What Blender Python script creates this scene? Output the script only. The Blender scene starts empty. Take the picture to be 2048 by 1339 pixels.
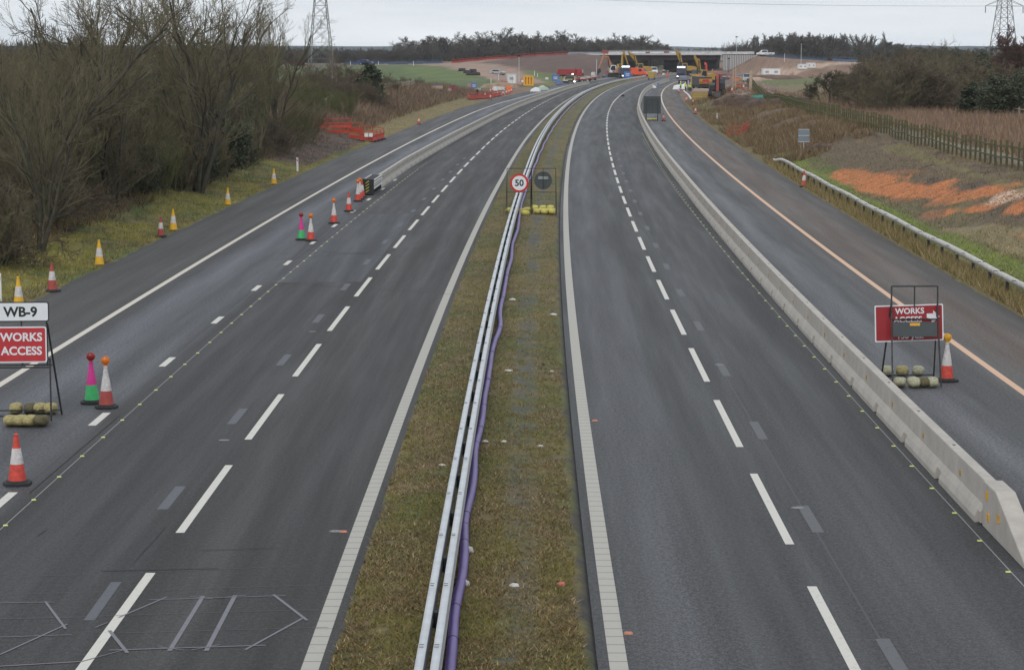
import bpy, math, random
import numpy as np
from mathutils import Vector, Matrix
C = bpy.context.scene.collection
SC = bpy.context.scene
random.seed(7); RNG = np.random.default_rng(11)
R = math.radians; PI = math.pi

# ------------------------------------------------------------------ camera, world, sun, exposure
TH = math.asin(.13); CH = 8.19; FPX = 4356.0
cd = bpy.data.cameras.new('camera'); cam = bpy.data.objects.new('camera', cd); C.objects.link(cam)
cam.location = (0, 0, CH); cam.rotation_euler = (PI/2 - TH, 0, 0)
cd.sensor_width = 36; cd.lens = FPX/2048*36; cd.clip_start = .5; cd.clip_end = 20000
SC.camera = cam
SC.view_settings.view_transform = 'Standard'; SC.view_settings.look = 'None'
SC.view_settings.exposure = 0.0; SC.view_settings.gamma = 1
SUN_EL, SUN_AZ = R(38), R(200)
W = bpy.data.worlds.new('World'); SC.world = W; W.use_nodes = True
nt = W.node_tree; nt.nodes.clear()
def wn(t): return nt.nodes.new(t)
out = wn('ShaderNodeOutputWorld'); bg = wn('ShaderNodeBackground'); sky = wn('ShaderNodeTexSky')
sky.sky_type = 'NISHITA'; sky.sun_disc = False; sky.sun_elevation = SUN_EL; sky.sun_rotation = SUN_AZ
sky.dust_density = 2.0
tc = wn('ShaderNodeTexCoord'); mp = wn('ShaderNodeMapping'); mp.inputs['Scale'].default_value = (5, 5, 60)
no = wn('ShaderNodeTexNoise'); no.inputs['Scale'].default_value = 1.0; no.inputs['Detail'].default_value = 7; no.inputs['Roughness'].default_value = .6
cr = wn('ShaderNodeValToRGB')
cr.color_ramp.elements[0].position = .3; cr.color_ramp.elements[0].color = (7.6, 8.2, 8.85, 1)
cr.color_ramp.elements[1].position = .7; cr.color_ramp.elements[1].color = (9.5, 9.95, 10.4, 1)
mx = wn('ShaderNodeMix'); mx.data_type = 'RGBA'; mx.inputs[0].default_value = .93
nt.links.new(tc.outputs['Generated'], mp.inputs['Vector']); nt.links.new(mp.outputs[0], no.inputs['Vector'])
nt.links.new(no.outputs['Fac'], cr.inputs[0]); nt.links.new(sky.outputs[0], mx.inputs[6]); nt.links.new(cr.outputs[0], mx.inputs[7])
nt.links.new(mx.outputs[2], bg.inputs['Color']); bg.inputs['Strength'].default_value = .1
nt.links.new(bg.outputs[0], out.inputs[0])
sl = bpy.data.lights.new('sun', 'SUN'); sl.energy = 1.0; sl.angle = R(25); sl.color = (1, .96, .9)
so = bpy.data.objects.new('sun', sl); C.objects.link(so)
sd = Vector((math.sin(SUN_AZ)*math.cos(SUN_EL), math.cos(SUN_AZ)*math.cos(SUN_EL), math.sin(SUN_EL)))
so.rotation_euler = sd.to_track_quat('Z', 'Y').to_euler()

# ------------------------------------------------------------------ road line and ground shape
CO = [2.19715182e-10, -2.03849478e-07, 1.41980353e-04, -9.91925645e-04, 1.34934755e+00]
_y0 = 590.0; _v0 = np.polyval(CO, _y0); _s0 = np.polyval(np.polyder(CO), _y0)
def ref(Y):
    Y = np.asarray(Y, float); Yc = np.clip(Y, 0, _y0)
    e = np.clip(Y - _y0, 0, 5000)
    return np.polyval(CO, Yc) + _s0*e + .00006*np.minimum(e, 400)**2
def dref(Y): return float((ref(Y+1) - ref(Y-1))/2)
def off(tab):
    a = np.array(tab, float)
    return lambda Y: np.interp(Y, a[:, 0], a[:, 1])
LO = {'edge_r': off([(0, 0), (900, 0)]), 'dash_r': off([(0, 3.1), (60, 3.19), (280, 3.22), (340, 3.38), (404, 3.76), (466, 4.2), (600, 4.4)]),
 'orange': off([(0, 10.6), (600, 11.3)]), 'pave_r': off([(0, 13.7), (65, 13.85), (150, 14.15), (700, 14.6)]),
 'bar_r': off([(0, 6.83), (36, 6.83), (135, 7.15), (300, 7.25), (354, 7.55), (426, 7.9), (506, 8.5), (600, 9)]),
 'edge_l': off([(0, -4.12), (140, -4.15), (200, -4.3), (900, -4.3)]), 'dash_l': off([(0, -7.17), (110, -7.17), (215, -7.4), (900, -7.2)]),
 'dash_l2': off([(0, -10.82), (200, -10.85)]), 'solid_l': off([(0, -14.25), (290, -14.4), (330, -14.0), (371, -13.1), (433, -11.6), (900, -11.4)]),
 'pave_l': off([(0, -17.4), (80, -17.65), (300, -17.6), (330, -17.3), (371, -16.6), (433, -15.1), (900, -15)]),
 'bar_l': off([(0, -11.2), (150, -11.2), (180, -10.9), (230, -10.4), (309, -9.85), (379, -8.9), (500, -8.6)]),
 'rail': off([(0, -2.48), (73, -2.47), (140, -2.52), (187, -2.7), (235, -2.8), (600, -2.8)])}
def sm(t): t = np.clip(t, 0, 1); return t*t*(3-2*t)
def hsh(i, j, k=0):
    v = np.sin(i*127.1 + j*311.7 + k*74.7)*43758.5453
    return v - np.floor(v)
def vn(x, y, k=0):
    x = np.asarray(x, float); y = np.asarray(y, float)
    i = np.floor(x); j = np.floor(y); u = sm(x-i); v = sm(y-j)
    return (hsh(i, j, k)*(1-u)+hsh(i+1, j, k)*u)*(1-v) + (hsh(i, j+1, k)*(1-u)+hsh(i+1, j+1, k)*u)*v
def fb(x, y, k=0, o=4):
    a = 0; w = .5; t = 0
    for q in range(o): a = a + w*vn(x*2**q+q*17, y*2**q+q*5, k+q); t += w; w *= .55
    return a/t
IX = lambda x, a, b: np.interp(x, a, b)
def HZ(X, Y):
    X = np.asarray(X, float); Y = np.asarray(Y, float); s = X - ref(Y)
    pl = LO['pave_l'](Y); pr = LO['pave_r'](Y)
    z = np.full(np.broadcast(X, Y).shape, .03)
    med = (s > -3.86) & (s < -.3)
    z = np.where(med, .035 + .09*np.sin(np.clip((s+3.86)/3.56, 0, 1)*PI)*(1 + .5*(fb(X*1.5, Y*1.0, 3)-.5)), z)
    road = ((s > pl) & (s < -3.86)) | ((s > -.3) & (s < pr))
    hl = IX(Y, [0, 60, 100, 190, 240, 290, 340, 390, 420], [.7, .8, .95, .9, 1.9, 2.3, 2.4, .5, .1])
    dl = pl - s
    zl = .03 + hl*sm((dl-.5)/6.0) + (fb(X*.35, Y*.25, 5)-.5)*.5*sm(dl/5)
    z = np.where(dl > 0, zl, z)
    hr = IX(Y, [0, 60, 180, 260, 330, 380], [1.8, 1.9, 1.9, 1.5, .6, .05])
    dr = s - pr
    zr = .03 + hr*sm((dr-1.6)/7.0) + (fb(X*.3, Y*.22, 9)-.5)*.5*sm((dr-1)/5)
    z = np.where(dr > 0, zr, z)
    # far embankments carrying the bridge approaches
    toe = IX(X, [-120, -15, 10, 22, 36], [440, 470, 560, 640, 745]); cre = IX(X, [-120, -20, 22], [640, 690, 768])
    zc = IX(X, [-160, -70, -22, -4, 12, 24, 33, 38], [2.4, 2.7, 3.5, 5.0, 6.1, 6.5, 5.6, 0])
    z = z + np.where(X < 39, zc*sm((Y-toe)/(cre-toe)), 0)*np.where(Y > 820, sm((1100-Y)/280), 1)
    zc2 = IX(X, [74, 76, 86, 95, 110, 140, 200, 400], [0, .4, 5.6, 5.0, 4.0, 2.6, 1.5, .8])
    toe2 = IX(X, [76, 88, 120, 300], [715, 630, 600, 560])
    z = z + np.where(X > 74, zc2*sm((Y-toe2)/(770-toe2)), 0)*np.where(Y > 820, sm((1100-Y)/280), 1)
    def mound(cx, cy, rx, ry, h): return h*sm(1-np.sqrt(((X-cx)/rx)**2+((Y-cy)/ry)**2))
    z = z + mound(34, 322, 10, 40, 1.9) + mound(44, 300, 7, 22, 1.2)*1.0 + mound(10, 470, 5, 22, 1.5) + mound(57, 520, 9, 30, 1.6)
    z = np.where(road & (Y < 760), -.04, z)
    return z
def G(px, py, z=None, lift=0.0):
    """the place on the ground seen at a pixel of the 2048 wide photograph"""
    x = (px-1024)/FPX; y = -(py-669.5)/FPX; c, s = math.cos(TH), math.sin(TH)
    d = (x, c+y*s, -s+y*c)
    if z is not None:
        t = (z-CH)/d[2]; return Vector((d[0]*t, d[1]*t, z))
    t = 15*1.002**np.arange(2650); hz = np.maximum(HZ(d[0]*t, d[1]*t), 0)
    cl = CH + d[2]*t-hz; i = int(np.argmax(cl <= lift))
    if cl[i] > lift or t[i] > 1050: w = (t > 400) & (t < 900); i = int(np.argmin(np.where(w, cl, 99)))   # just over a crest: stand it on the crest
    t = float(t[i])
    return Vector((d[0]*t, d[1]*t, max(float(HZ(d[0]*t, d[1]*t)), 0)))
def onroad(s, Y, z=0.0): return Vector((float(ref(Y))+s, Y, z))
def ppm(Y): return FPX/Y

# ------------------------------------------------------------------ materials
MATS = {}
def mat(name, col, rough=.8, metal=0.0, var=.25, scale=8.0, bump=.0, detail=4, attr=False, col2=None, emit=0, stretch=None, spec=.5):
    if name in MATS: return MATS[name]
    m = bpy.data.materials.new(name); m.use_nodes = True; t = m.node_tree; b = t.nodes['Principled BSDF']
    b.inputs['Roughness'].default_value = rough; b.inputs['Metallic'].default_value = metal; b.inputs['Specular IOR Level'].default_value = spec
    n = t.nodes.new('ShaderNodeTexNoise'); n.inputs['Scale'].default_value = scale; n.inputs['Detail'].default_value = detail; n.inputs['Roughness'].default_value = .65
    tcn = t.nodes.new('ShaderNodeTexCoord'); src = tcn.outputs['Object']
    if stretch:
        mpn = t.nodes.new('ShaderNodeMapping'); mpn.inputs['Scale'].default_value = stretch
        t.links.new(src, mpn.inputs[0]); src = mpn.outputs[0]
    t.links.new(src, n.inputs['Vector'])
    r = t.nodes.new('ShaderNodeMapRange'); r.inputs[1].default_value = .3; r.inputs[2].default_value = .7
    t.links.new(n.outputs['Fac'], r.inputs[0])
    mixn = t.nodes.new('ShaderNodeMix'); mixn.data_type = 'RGBA'; t.links.new(r.outputs[0], mixn.inputs[0])
    if attr:
        a = t.nodes.new('ShaderNodeVertexColor'); a.layer_name = 'Col'
        for k, f in ((6, 1-var), (7, 1+var)):
            v = t.nodes.new('ShaderNodeVectorMath'); v.operation = 'SCALE'; v.inputs['Scale'].default_value = f
            t.links.new(a.outputs[0], v.inputs[0]); t.links.new(v.outputs[0], mixn.inputs[k])
    else:
        c2 = col2 or tuple(c*(1+var) for c in col); c1 = col if col2 else tuple(c*(1-var) for c in col)
        mixn.inputs[6].default_value = (*c1, 1); mixn.inputs[7].default_value = (*c2, 1)
    t.links.new(mixn.outputs[2], b.inputs['Base Color'])
    if emit:
        b.inputs['Emission Color'].default_value = (*col, 1); b.inputs['Emission Strength'].default_value = emit
    if bump:
        bn = t.nodes.new('ShaderNodeBump'); bn.inputs['Strength'].default_value = bump; bn.inputs['Distance'].default_value = .03
        t.links.new(n.outputs['Fac'], bn.inputs['Height']); t.links.new(bn.outputs[0], b.inputs['Normal'])
    MATS[name] = m; return m

ASPH = .66
def asphalt(name, stops):
    """stops: list of (offset, rgb) across the carriageway, uv.x = offset in metres, uv.y = distance"""
    m = bpy.data.materials.new(name); m.use_nodes = True; t = m.node_tree; b = t.nodes['Principled BSDF']; L = t.links.new
    uv = t.nodes.new('ShaderNodeUVMap'); uv.uv_map = 'UVMap'
    def noise(scale, st, det=4, rg=.6):
        mp = t.nodes.new('ShaderNodeMapping'); mp.inputs['Scale'].default_value = st; L(uv.outputs[0], mp.inputs[0])
        n = t.nodes.new('ShaderNodeTexNoise'); n.inputs['Scale'].default_value = scale; n.inputs['Detail'].default_value = det; n.inputs['Roughness'].default_value = rg
        L(mp.outputs[0], n.inputs['Vector']); return n.outputs['Fac']
    def rng(f, a, b_, c, d):
        r = t.nodes.new('ShaderNodeMapRange'); r.inputs[1].default_value = a; r.inputs[2].default_value = b_; r.inputs[3].default_value = c; r.inputs[4].default_value = d; L(f, r.inputs[0]); return r.outputs[0]
    def mul(x, y, op='MULTIPLY'):
        k = t.nodes.new('ShaderNodeMath'); k.operation = op
        for i, q in enumerate((x, y)):
            if isinstance(q, (int, float)): k.inputs[i].default_value = q
            else: L(q, k.inputs[i])
        return k.outputs[0]
    sx = t.nodes.new('ShaderNodeSeparateXYZ'); L(uv.outputs[0], sx.inputs[0])
    wob = rng(noise(.5, (1, .12, 1)), .3, .7, -.35, .35)
    lo, hi = stops[0][0], stops[-1][0]
    f = rng(mul(sx.outputs[0], wob, 'ADD'), lo, hi, 0, 1)
    cr = t.nodes.new('ShaderNodeValToRGB'); L(f, cr.inputs[0]); el = cr.color_ramp.elements
    while len(el) < len(stops): el.new(.5)
    for e, (p, c) in zip(el, stops): e.position = (p-lo)/(hi-lo); e.color = (c[0]*ASPH, c[1]*ASPH*.965, c[2]*ASPH*.95, 1)
    g1 = mul(rng(noise(1, (30, 18, 1), 2, .8), .40, .60, .60, 1.45), rng(noise(1, (14, 8, 1), 3, .7), .40, .60, .72, 1.32))      # stone grain
    g2 = rng(noise(.9, (2.2, .05, 1), 5), .3, .7, .90, 1.11)      # long streaks
    g3 = rng(noise(.25, (1, .5, 1), 5, .7), .3, .7, .95, 1.06)
    g4 = rng(noise(6, (1, .9, 1), 3, .8), .62, .75, 1.0, 1.18)    # pale scuffs
    tot = mul(mul(g1, g2), mul(g3, g4))
    v = t.nodes.new('ShaderNodeVectorMath'); v.operation = 'SCALE'; L(cr.outputs[0], v.inputs[0]); L(tot, v.inputs['Scale'])
    L(v.outputs[0], b.inputs['Base Color'])
    L(rng(noise(.8, (1.8, .06, 1), 4), .35, .65, .60, .80), b.inputs['Roughness']); b.inputs['Specular IOR Level'].default_value = .45
    bn = t.nodes.new('ShaderNodeBump'); bn.inputs['Strength'].default_value = .35; bn.inputs['Distance'].default_value = .01
    L(g1, bn.inputs['Height']); L(bn.outputs[0], b.inputs['Normal'])
    MATS[name] = m; return m

def paint(name, col, rib=0, wear=.5):
    m = bpy.data.materials.new(name); m.use_nodes = True; t = m.node_tree; b = t.nodes['Principled BSDF']; L = t.links.new
    uv = t.nodes.new('ShaderNodeUVMap'); uv.uv_map = 'UVMap'
    n = t.nodes.new('ShaderNodeTexNoise'); n.inputs['Scale'].default_value = 9; n.inputs['Detail'].default_value = 6; n.inputs['Roughness'].default_value = .75
    L(uv.outputs[0], n.inputs['Vector'])
    r = t.nodes.new('ShaderNodeMapRange'); r.inputs[1].default_value = .56; r.inputs[2].default_value = .72; r.inputs[3].default_value = 0; r.inputs[4].default_value = wear; L(n.outputs[0], r.inputs[0])
    mixn = t.nodes.new('ShaderNodeMix'); mixn.data_type = 'RGBA'; mixn.inputs[6].default_value = (*col, 1); mixn.inputs[7].default_value = (*(c*(.55 if rib else .35) for c in col), 1)
    fac = r.outputs[0]
    if rib:
        sx = t.nodes.new('ShaderNodeSeparateXYZ'); L(uv.outputs[0], sx.inputs[0])
        k = t.nodes.new('ShaderNodeMath'); k.operation = 'MULTIPLY'; k.inputs[1].default_value = 1/rib; L(sx.outputs[1], k.inputs[0])
        k2 = t.nodes.new('ShaderNodeMath'); k2.operation = 'FRACT'; L(k.outputs[0], k2.inputs[0])
        k3 = t.nodes.new('ShaderNodeMath'); k3.operation = 'LESS_THAN'; k3.inputs[1].default_value = .09; L(k2.outputs[0], k3.inputs[0])
        k4 = t.nodes.new('ShaderNodeMath'); k4.operation = 'MAXIMUM'; L(k3.outputs[0], k4.inputs[0]); L(r.outputs[0], k4.inputs[1])
        fac = k4.outputs[0]
    L(fac, mixn.inputs[0]); L(mixn.outputs[2], b.inputs['Base Color']); b.inputs['Roughness'].default_value = .75
    MATS[name] = m; return m

# ------------------------------------------------------------------ mesh building
class MB:
    def __init__(s): s.v = []; s.f = []; s.m = []; s.cur = 0
    def mi(s, i): s.cur = i; return s
    def add(s, vs, fs):
        o = len(s.v); s.v += [tuple(v) for v in vs]; s.f += [tuple(i+o for i in f) for f in fs]; s.m += [s.cur]*len(fs); return s
    def box(s, c, d, rz=0, rx=0, taper=1.0, M=None):
        x, y, z = (q/2 for q in d)
        vs = [Vector((a*x*(taper if k > 0 else 1), b*y*(taper if k > 0 else 1), k*z)) for k in (-1, 1) for a, b in ((-1, -1), (1, -1), (1, 1), (-1, 1))]
        Q = M or (Matrix.Rotation(rz, 3, 'Z') @ Matrix.Rotation(rx, 3, 'X'))
        return s.add([Q @ v + Vector(c) for v in vs], [(3, 2, 1, 0), (4, 5, 6, 7), (0, 1, 5, 4), (1, 2, 6, 5), (2, 3, 7, 6), (3, 0, 4, 7)])
    def tube(s, a, b, r0, r1=None, n=6, cap=True):
        a = Vector(a); b = Vector(b); r1 = r0 if r1 is None else r1; d = (b-a).normalized()
        u = d.orthogonal().normalized(); w = d.cross(u); vs = []
        for p, r in ((a, r0), (b, r1)):
            for k in range(n): vs.append(p + (u*math.cos(2*PI*k/n)+w*math.sin(2*PI*k/n))*r)
        fs = [(k, (k+1) % n, n+(k+1) % n, n+k) for k in range(n)]
        if cap: fs += [tuple(range(n))[::-1], tuple(range(n, 2*n))]
        return s.add(vs, fs)
    def beam(s, a, b, w, h):
        """box from a to b, w wide (sideways), h high"""
        a = Vector(a); b = Vector(b); d = (b-a).normalized(); up = Vector((0, 0, 1)) if abs(d.z) < .98 else Vector((0, 1, 0))
        x = d.cross(up).normalized()*w/2; z = x.normalized().cross(d).normalized()*h/2
        vs = [p+q for p in (a, b) for q in (-x-z, x-z, x+z, -x+z)]
        return s.add(vs, [(3, 2, 1, 0), (4, 5, 6, 7), (0, 1, 5, 4), (1, 2, 6, 5), (2, 3, 7, 6), (3, 0, 4, 7)])
    def lathe(s, prof, c=(0, 0, 0), n=16):
        c = Vector(c); vs = [c+Vector((r*math.cos(2*PI*k/n), r*math.sin(2*PI*k/n), z)) for r, z in prof for k in range(n)]
        fs = [(i*n+k, i*n+(k+1) % n, (i+1)*n+(k+1) % n, (i+1)*n+k) for i in range(len(prof)-1) for k in range(n)]
        fs += [tuple(range(n))[::-1], tuple(range((len(prof)-1)*n, len(prof)*n))]
        return s.add(vs, fs)
    def prism(s, poly, a, b, axis='x'):
        """poly in the plane across axis, extruded from a to b"""
        n = len(poly)
        mk = {'x': lambda t, p: (t, p[0], p[1]), 'y': lambda t, p: (p[0], t, p[1]), 'z': lambda t, p: (p[0], p[1], t)}[axis]
        vs = [mk(a, p) for p in poly]+[mk(b, p) for p in poly]
        return s.add(vs, [tuple(range(n))[::-1], tuple(range(n, 2*n))]+[(k, (k+1) % n, n+(k+1) % n, n+k) for k in range(n)])
    def mesh(s, name, mats):
        me = bpy.data.meshes.new(name); me.from_pydata(s.v, [], s.f)
        for m in (mats if isinstance(mats, (list, tuple)) else [mats]): me.materials.append(m)
        me.polygons.foreach_set('material_index', s.m); me.update(); return me
    def build(s, name, mats, parent=None, smooth=False, bev=0):
        me = s.mesh(name, mats)
        if smooth:
            me.polygons.foreach_set('use_smooth', [True]*len(me.polygons)); me.set_sharp_from_angle(angle=R(40))
        o = bpy.data.objects.new(name, me); C.objects.link(o)
        if parent: o.parent = parent
        if bev:
            b = o.modifiers.new('b', 'BEVEL'); b.width = bev; b.segments = 2; b.limit_method = 'ANGLE'
        return o
def tag(o, label=None, cat=None, group=None, kind=None):
    for k, v in (('label', label), ('category', cat), ('group', group), ('kind', kind)):
        if v: o[k] = v
    return o
def empty(name, loc, rz=0, label=None, cat=None, group=None):
    o = bpy.data.objects.new(name, None); C.objects.link(o); o.location = loc; o.rotation_euler = (0, 0, rz); o.empty_display_size = .3
    return tag(o, label, cat, group)
KIDS = {}
def dup(root, loc, rz=0, label=None, group=None, scale=None, cat=None):
    r = root.copy(); C.objects.link(r); r.location = loc; r.rotation_euler = (0, 0, rz)
    if scale is not None: r.scale = scale if hasattr(scale, '__len__') else (scale,)*3
    if label: r['label'] = label
    if cat: r['category'] = cat
    if group: r['group'] = group
    if root.name not in KIDS: KIDS[root.name] = [(ch, list(ch.children)) for ch in root.children]
    for ch, gs in KIDS[root.name]:
        c = ch.copy(); C.objects.link(c); c.parent = r
        for g in gs: d = g.copy(); C.objects.link(d); d.parent = c
    return r
class Kind:
    """a prototype whose first use is the prototype itself, later uses are copies"""
    def __init__(s, root): s.root = root; s.used = False
    def put(s, loc, rz=0, label=None, group=None, scale=None, cat=None):
        if s.used: return dup(s.root, loc, rz, label, group, scale, cat)
        s.used = True; r = s.root; r.location = loc; r.rotation_euler = (0, 0, rz)
        if scale is not None: r.scale = scale if hasattr(scale, '__len__') else (scale,)*3
        if label: r['label'] = label
        if cat: r['category'] = cat
        if group: r['group'] = group
        return r
def npmesh(name, V, F, material, col=None, parent=None, uv=None):
    """fast mesh from numpy: V (n,3), F (m,k)"""
    me = bpy.data.meshes.new(name); k = F.shape[1]
    me.vertices.add(len(V)); me.vertices.foreach_set('co', np.ascontiguousarray(V, np.float32).ravel())
    me.loops.add(F.size); me.loops.foreach_set('vertex_index', F.ravel().astype(np.int32))
    me.polygons.add(len(F)); me.polygons.foreach_set('loop_start', (np.arange(len(F))*k).astype(np.int32))
    me.update(calc_edges=True)
    if col is not None:
        a = me.color_attributes.new('Col', 'FLOAT_COLOR', 'POINT')
        a.data.foreach_set('color', np.concatenate([col, np.ones((len(col), 1))], 1).astype(np.float32).ravel())
    if uv is not None:
        l = me.uv_layers.new(name='UVMap'); l.data.foreach_set('uv', uv[F.ravel()].astype(np.float32).ravel())
    me.materials.append(material)
    o = bpy.data.objects.new(name, me); C.objects.link(o)
    if parent: o.parent = parent
    return o
def grid(nr, nc):
    i = np.arange(nr-1)[:, None]*nc + np.arange(nc-1)[None, :]
    return np.stack([i, i+1, i+nc+1, i+nc], -1).reshape(-1, 4)
def strip(name, s0, s1, Y0, Y1, z, material, parent=None, step=2.0, segs=None):
    """a sheet along the road between two offsets (functions or numbers of Y); segs = list of (Y0,Y1) pieces in one mesh"""
    f0 = s0 if callable(s0) else (lambda Y, a=s0: a+0*Y); f1 = s1 if callable(s1) else (lambda Y, a=s1: a+0*Y)
    Vs, Fs, Us, o = [], [], [], 0
    for a, b in (segs or [(Y0, Y1)]):
        n = max(2, int((b-a)/step)+1); Y = np.linspace(a, b, n)
        A = np.stack([ref(Y)+f0(Y), Y, np.full(n, z)], 1); B = np.stack([ref(Y)+f1(Y), Y, np.full(n, z)], 1)
        V = np.stack([A, B], 1).reshape(-1, 3); Vs.append(V); Fs.append(grid(n, 2)+o); o += len(V)
        Us.append(np.stack([np.stack([f0(Y), Y], 1), np.stack([f1(Y), Y], 1)], 1).reshape(-1, 2))
    return npmesh(name, np.concatenate(Vs), np.concatenate(Fs), material, parent=parent, uv=np.concatenate(Us))

# ------------------------------------------------------------------ ground sheet
GREEN = np.array((.075, .095, .022)); OLIVE = np.array((.105, .092, .035)); STRAW = np.array((.20, .155, .085)); SCRUB = np.array((.105, .072, .05))
SOIL = np.array((.17, .105, .08)); DARK = np.array((.05, .038, .03)); CHIP = np.array((.45, .16, .055)); PALE = np.array((.50, .36, .27)); HAUL = np.array((.40, .28, .21)); GRAV = np.array((.075, .075, .07))
def proj(X, Y):
    Z = HZ(X, Y); c, s_ = math.cos(TH), math.sin(TH); zc = Y*c+(CH-Z)*s_; zc = np.maximum(zc, 1)
    return 1024+FPX*X/zc, 669.5+FPX*((CH-Z)*c-Y*s_)/zc
def inpoly(x, y, P):
    r = np.zeros(x.shape, bool); n = len(P)
    for i in range(n):
        (x0, y0), (x1, y1) = P[i], P[(i+1) % n]
        r ^= ((y0 > y) != (y1 > y)) & (x < (x1-x0)*(y-y0)/((y1-y0) or 1e-9)+x0)
    return r.astype(float)
CHIPS = [(1740, 360, 78, 20, .12), (1700, 350, 40, 14, .05), (1800, 378, 75, 16, .05), (1850, 388, 60, 13, -.1), (1870, 372, 42, 7, -.28), (1955, 386, 75, 12, -.22), (1905, 398, 55, 11, -.15), (1880, 428, 40, 9, -.2), (1960, 416, 48, 9, -.2), (2040, 414, 34, 14, -.2), (2010, 372, 40, 7, -.1), (2060, 470, 30, 8, -.1), (1800, 345, 50, 5, -.05)]
PALES = [(2022, 393, 52, 11, -.28), (2050, 386, 30, 10, -.2)]
def CHM(X, Y, L_=None):
    px, py = proj(X, Y); n = (fb(X*1.3, Y*.45, 57)-.5)*1.3; m = np.zeros(px.shape)
    for cx, cy, rx, ry, sl in (L_ or CHIPS):
        dx = px-cx; dy = py-cy-sl*dx; m = np.maximum(m, sm((1.12-np.sqrt((dx/rx)**2+(dy/ry)**2)+n)*3.2))
    return m*(Y > 50)*(Y < 190)
REG = [(380, 900, (.075, .11, .028), 1, [(700, 131), (800, 130), (870, 131), (935, 143), (985, 160), (1012, 178), (830, 182), (700, 175)]),
 (380, 900, (.10, .14, .032), .8, [(800, 132), (870, 133), (930, 146), (975, 162), (900, 165), (820, 150)]),
 (420, 900, (.30, .205, .155), .9, [(860, 128), (1010, 118), (1000, 131), (1060, 147), (1105, 166), (1015, 172), (985, 160), (935, 143), (870, 131)]),
 (420, 900, (.105, .062, .050), .95, [(960, 126), (1020, 118), (1135, 112), (1215, 145), (1215, 158), (1120, 150), (1060, 140), (1000, 131)]),
 (420, 900, (.09, .14, .03), .9, [(1035, 141), (1075, 142), (1118, 166), (1100, 168), (1070, 158)]), (420, 900, (.10, .13, .035), .9, [(1095, 145), (1170, 152), (1178, 160), (1140, 158)]),
 (480, 900, (.19, .115, .075), .9, [(1455, 148), (1513, 112), (1600, 116), (1700, 121), (1560, 137), (1480, 158)]), (480, 900, (.42, .29, .21), .9, [(1480, 160), (1560, 139), (1640, 127), (1718, 121), (1722, 126), (1650, 133), (1600, 145), (1560, 156), (1490, 168)]),
 (330, 900, (.17, .095, .055), .9, [(1600, 147), (1650, 134), (1722, 126), (1800, 140), (1740, 154), (1600, 156)]), (330, 900, (.10, .13, .03), .85, [(1510, 162), (1640, 154), (1650, 166), (1540, 172)]),
 (250, 900, (.11, .15, .03), .85, [(1555, 194), (1640, 189), (1665, 206), (1585, 211)]), (300, 900, (.24, .17, .145), .85, [(1445, 170), (1530, 172), (1590, 184), (1530, 194), (1445, 192)]), (250, 900, (.17, .14, .06), .8, [(1540, 172), (1650, 166), (1700, 185), (1640, 190), (1590, 184)])]
REG += [(55, 190, (.13, .16, .03), .9, [(1560, 300), (1620, 328), (1700, 378), (1800, 425), (1870, 452), (1950, 488), (2060, 530), (2060, 590), (1950, 527), (1822, 462), (1685, 389), (1560, 320)]),
 (55, 190, (.115, .083, .05), .8, [(1640, 262), (1760, 300), (1880, 345), (1900, 362), (1820, 352), (1680, 338), (1620, 310)]), (55, 190, (.115, .083, .05), .7, [(1780, 396), (1860, 396), (1905, 412), (1880, 440), (1840, 440), (1770, 412)]),
 (55, 190, (.12, .088, .058), .6, [(1850, 440), (1960, 430), (2060, 440), (2060, 452), (1960, 455), (1880, 470)]), (55, 190, (.235, .185, .10), .7, [(1880, 458), (1980, 448), (2060, 455), (2060, 520), (1960, 485)]),
 (55, 190, (.15, .135, .05), .6, [(1760, 300), (1880, 330), (2060, 392), (2060, 372), (1960, 350), (1800, 285)])]
def mixc(a, b, t): return a*(1-t[..., None]) + b*t[..., None]
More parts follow.
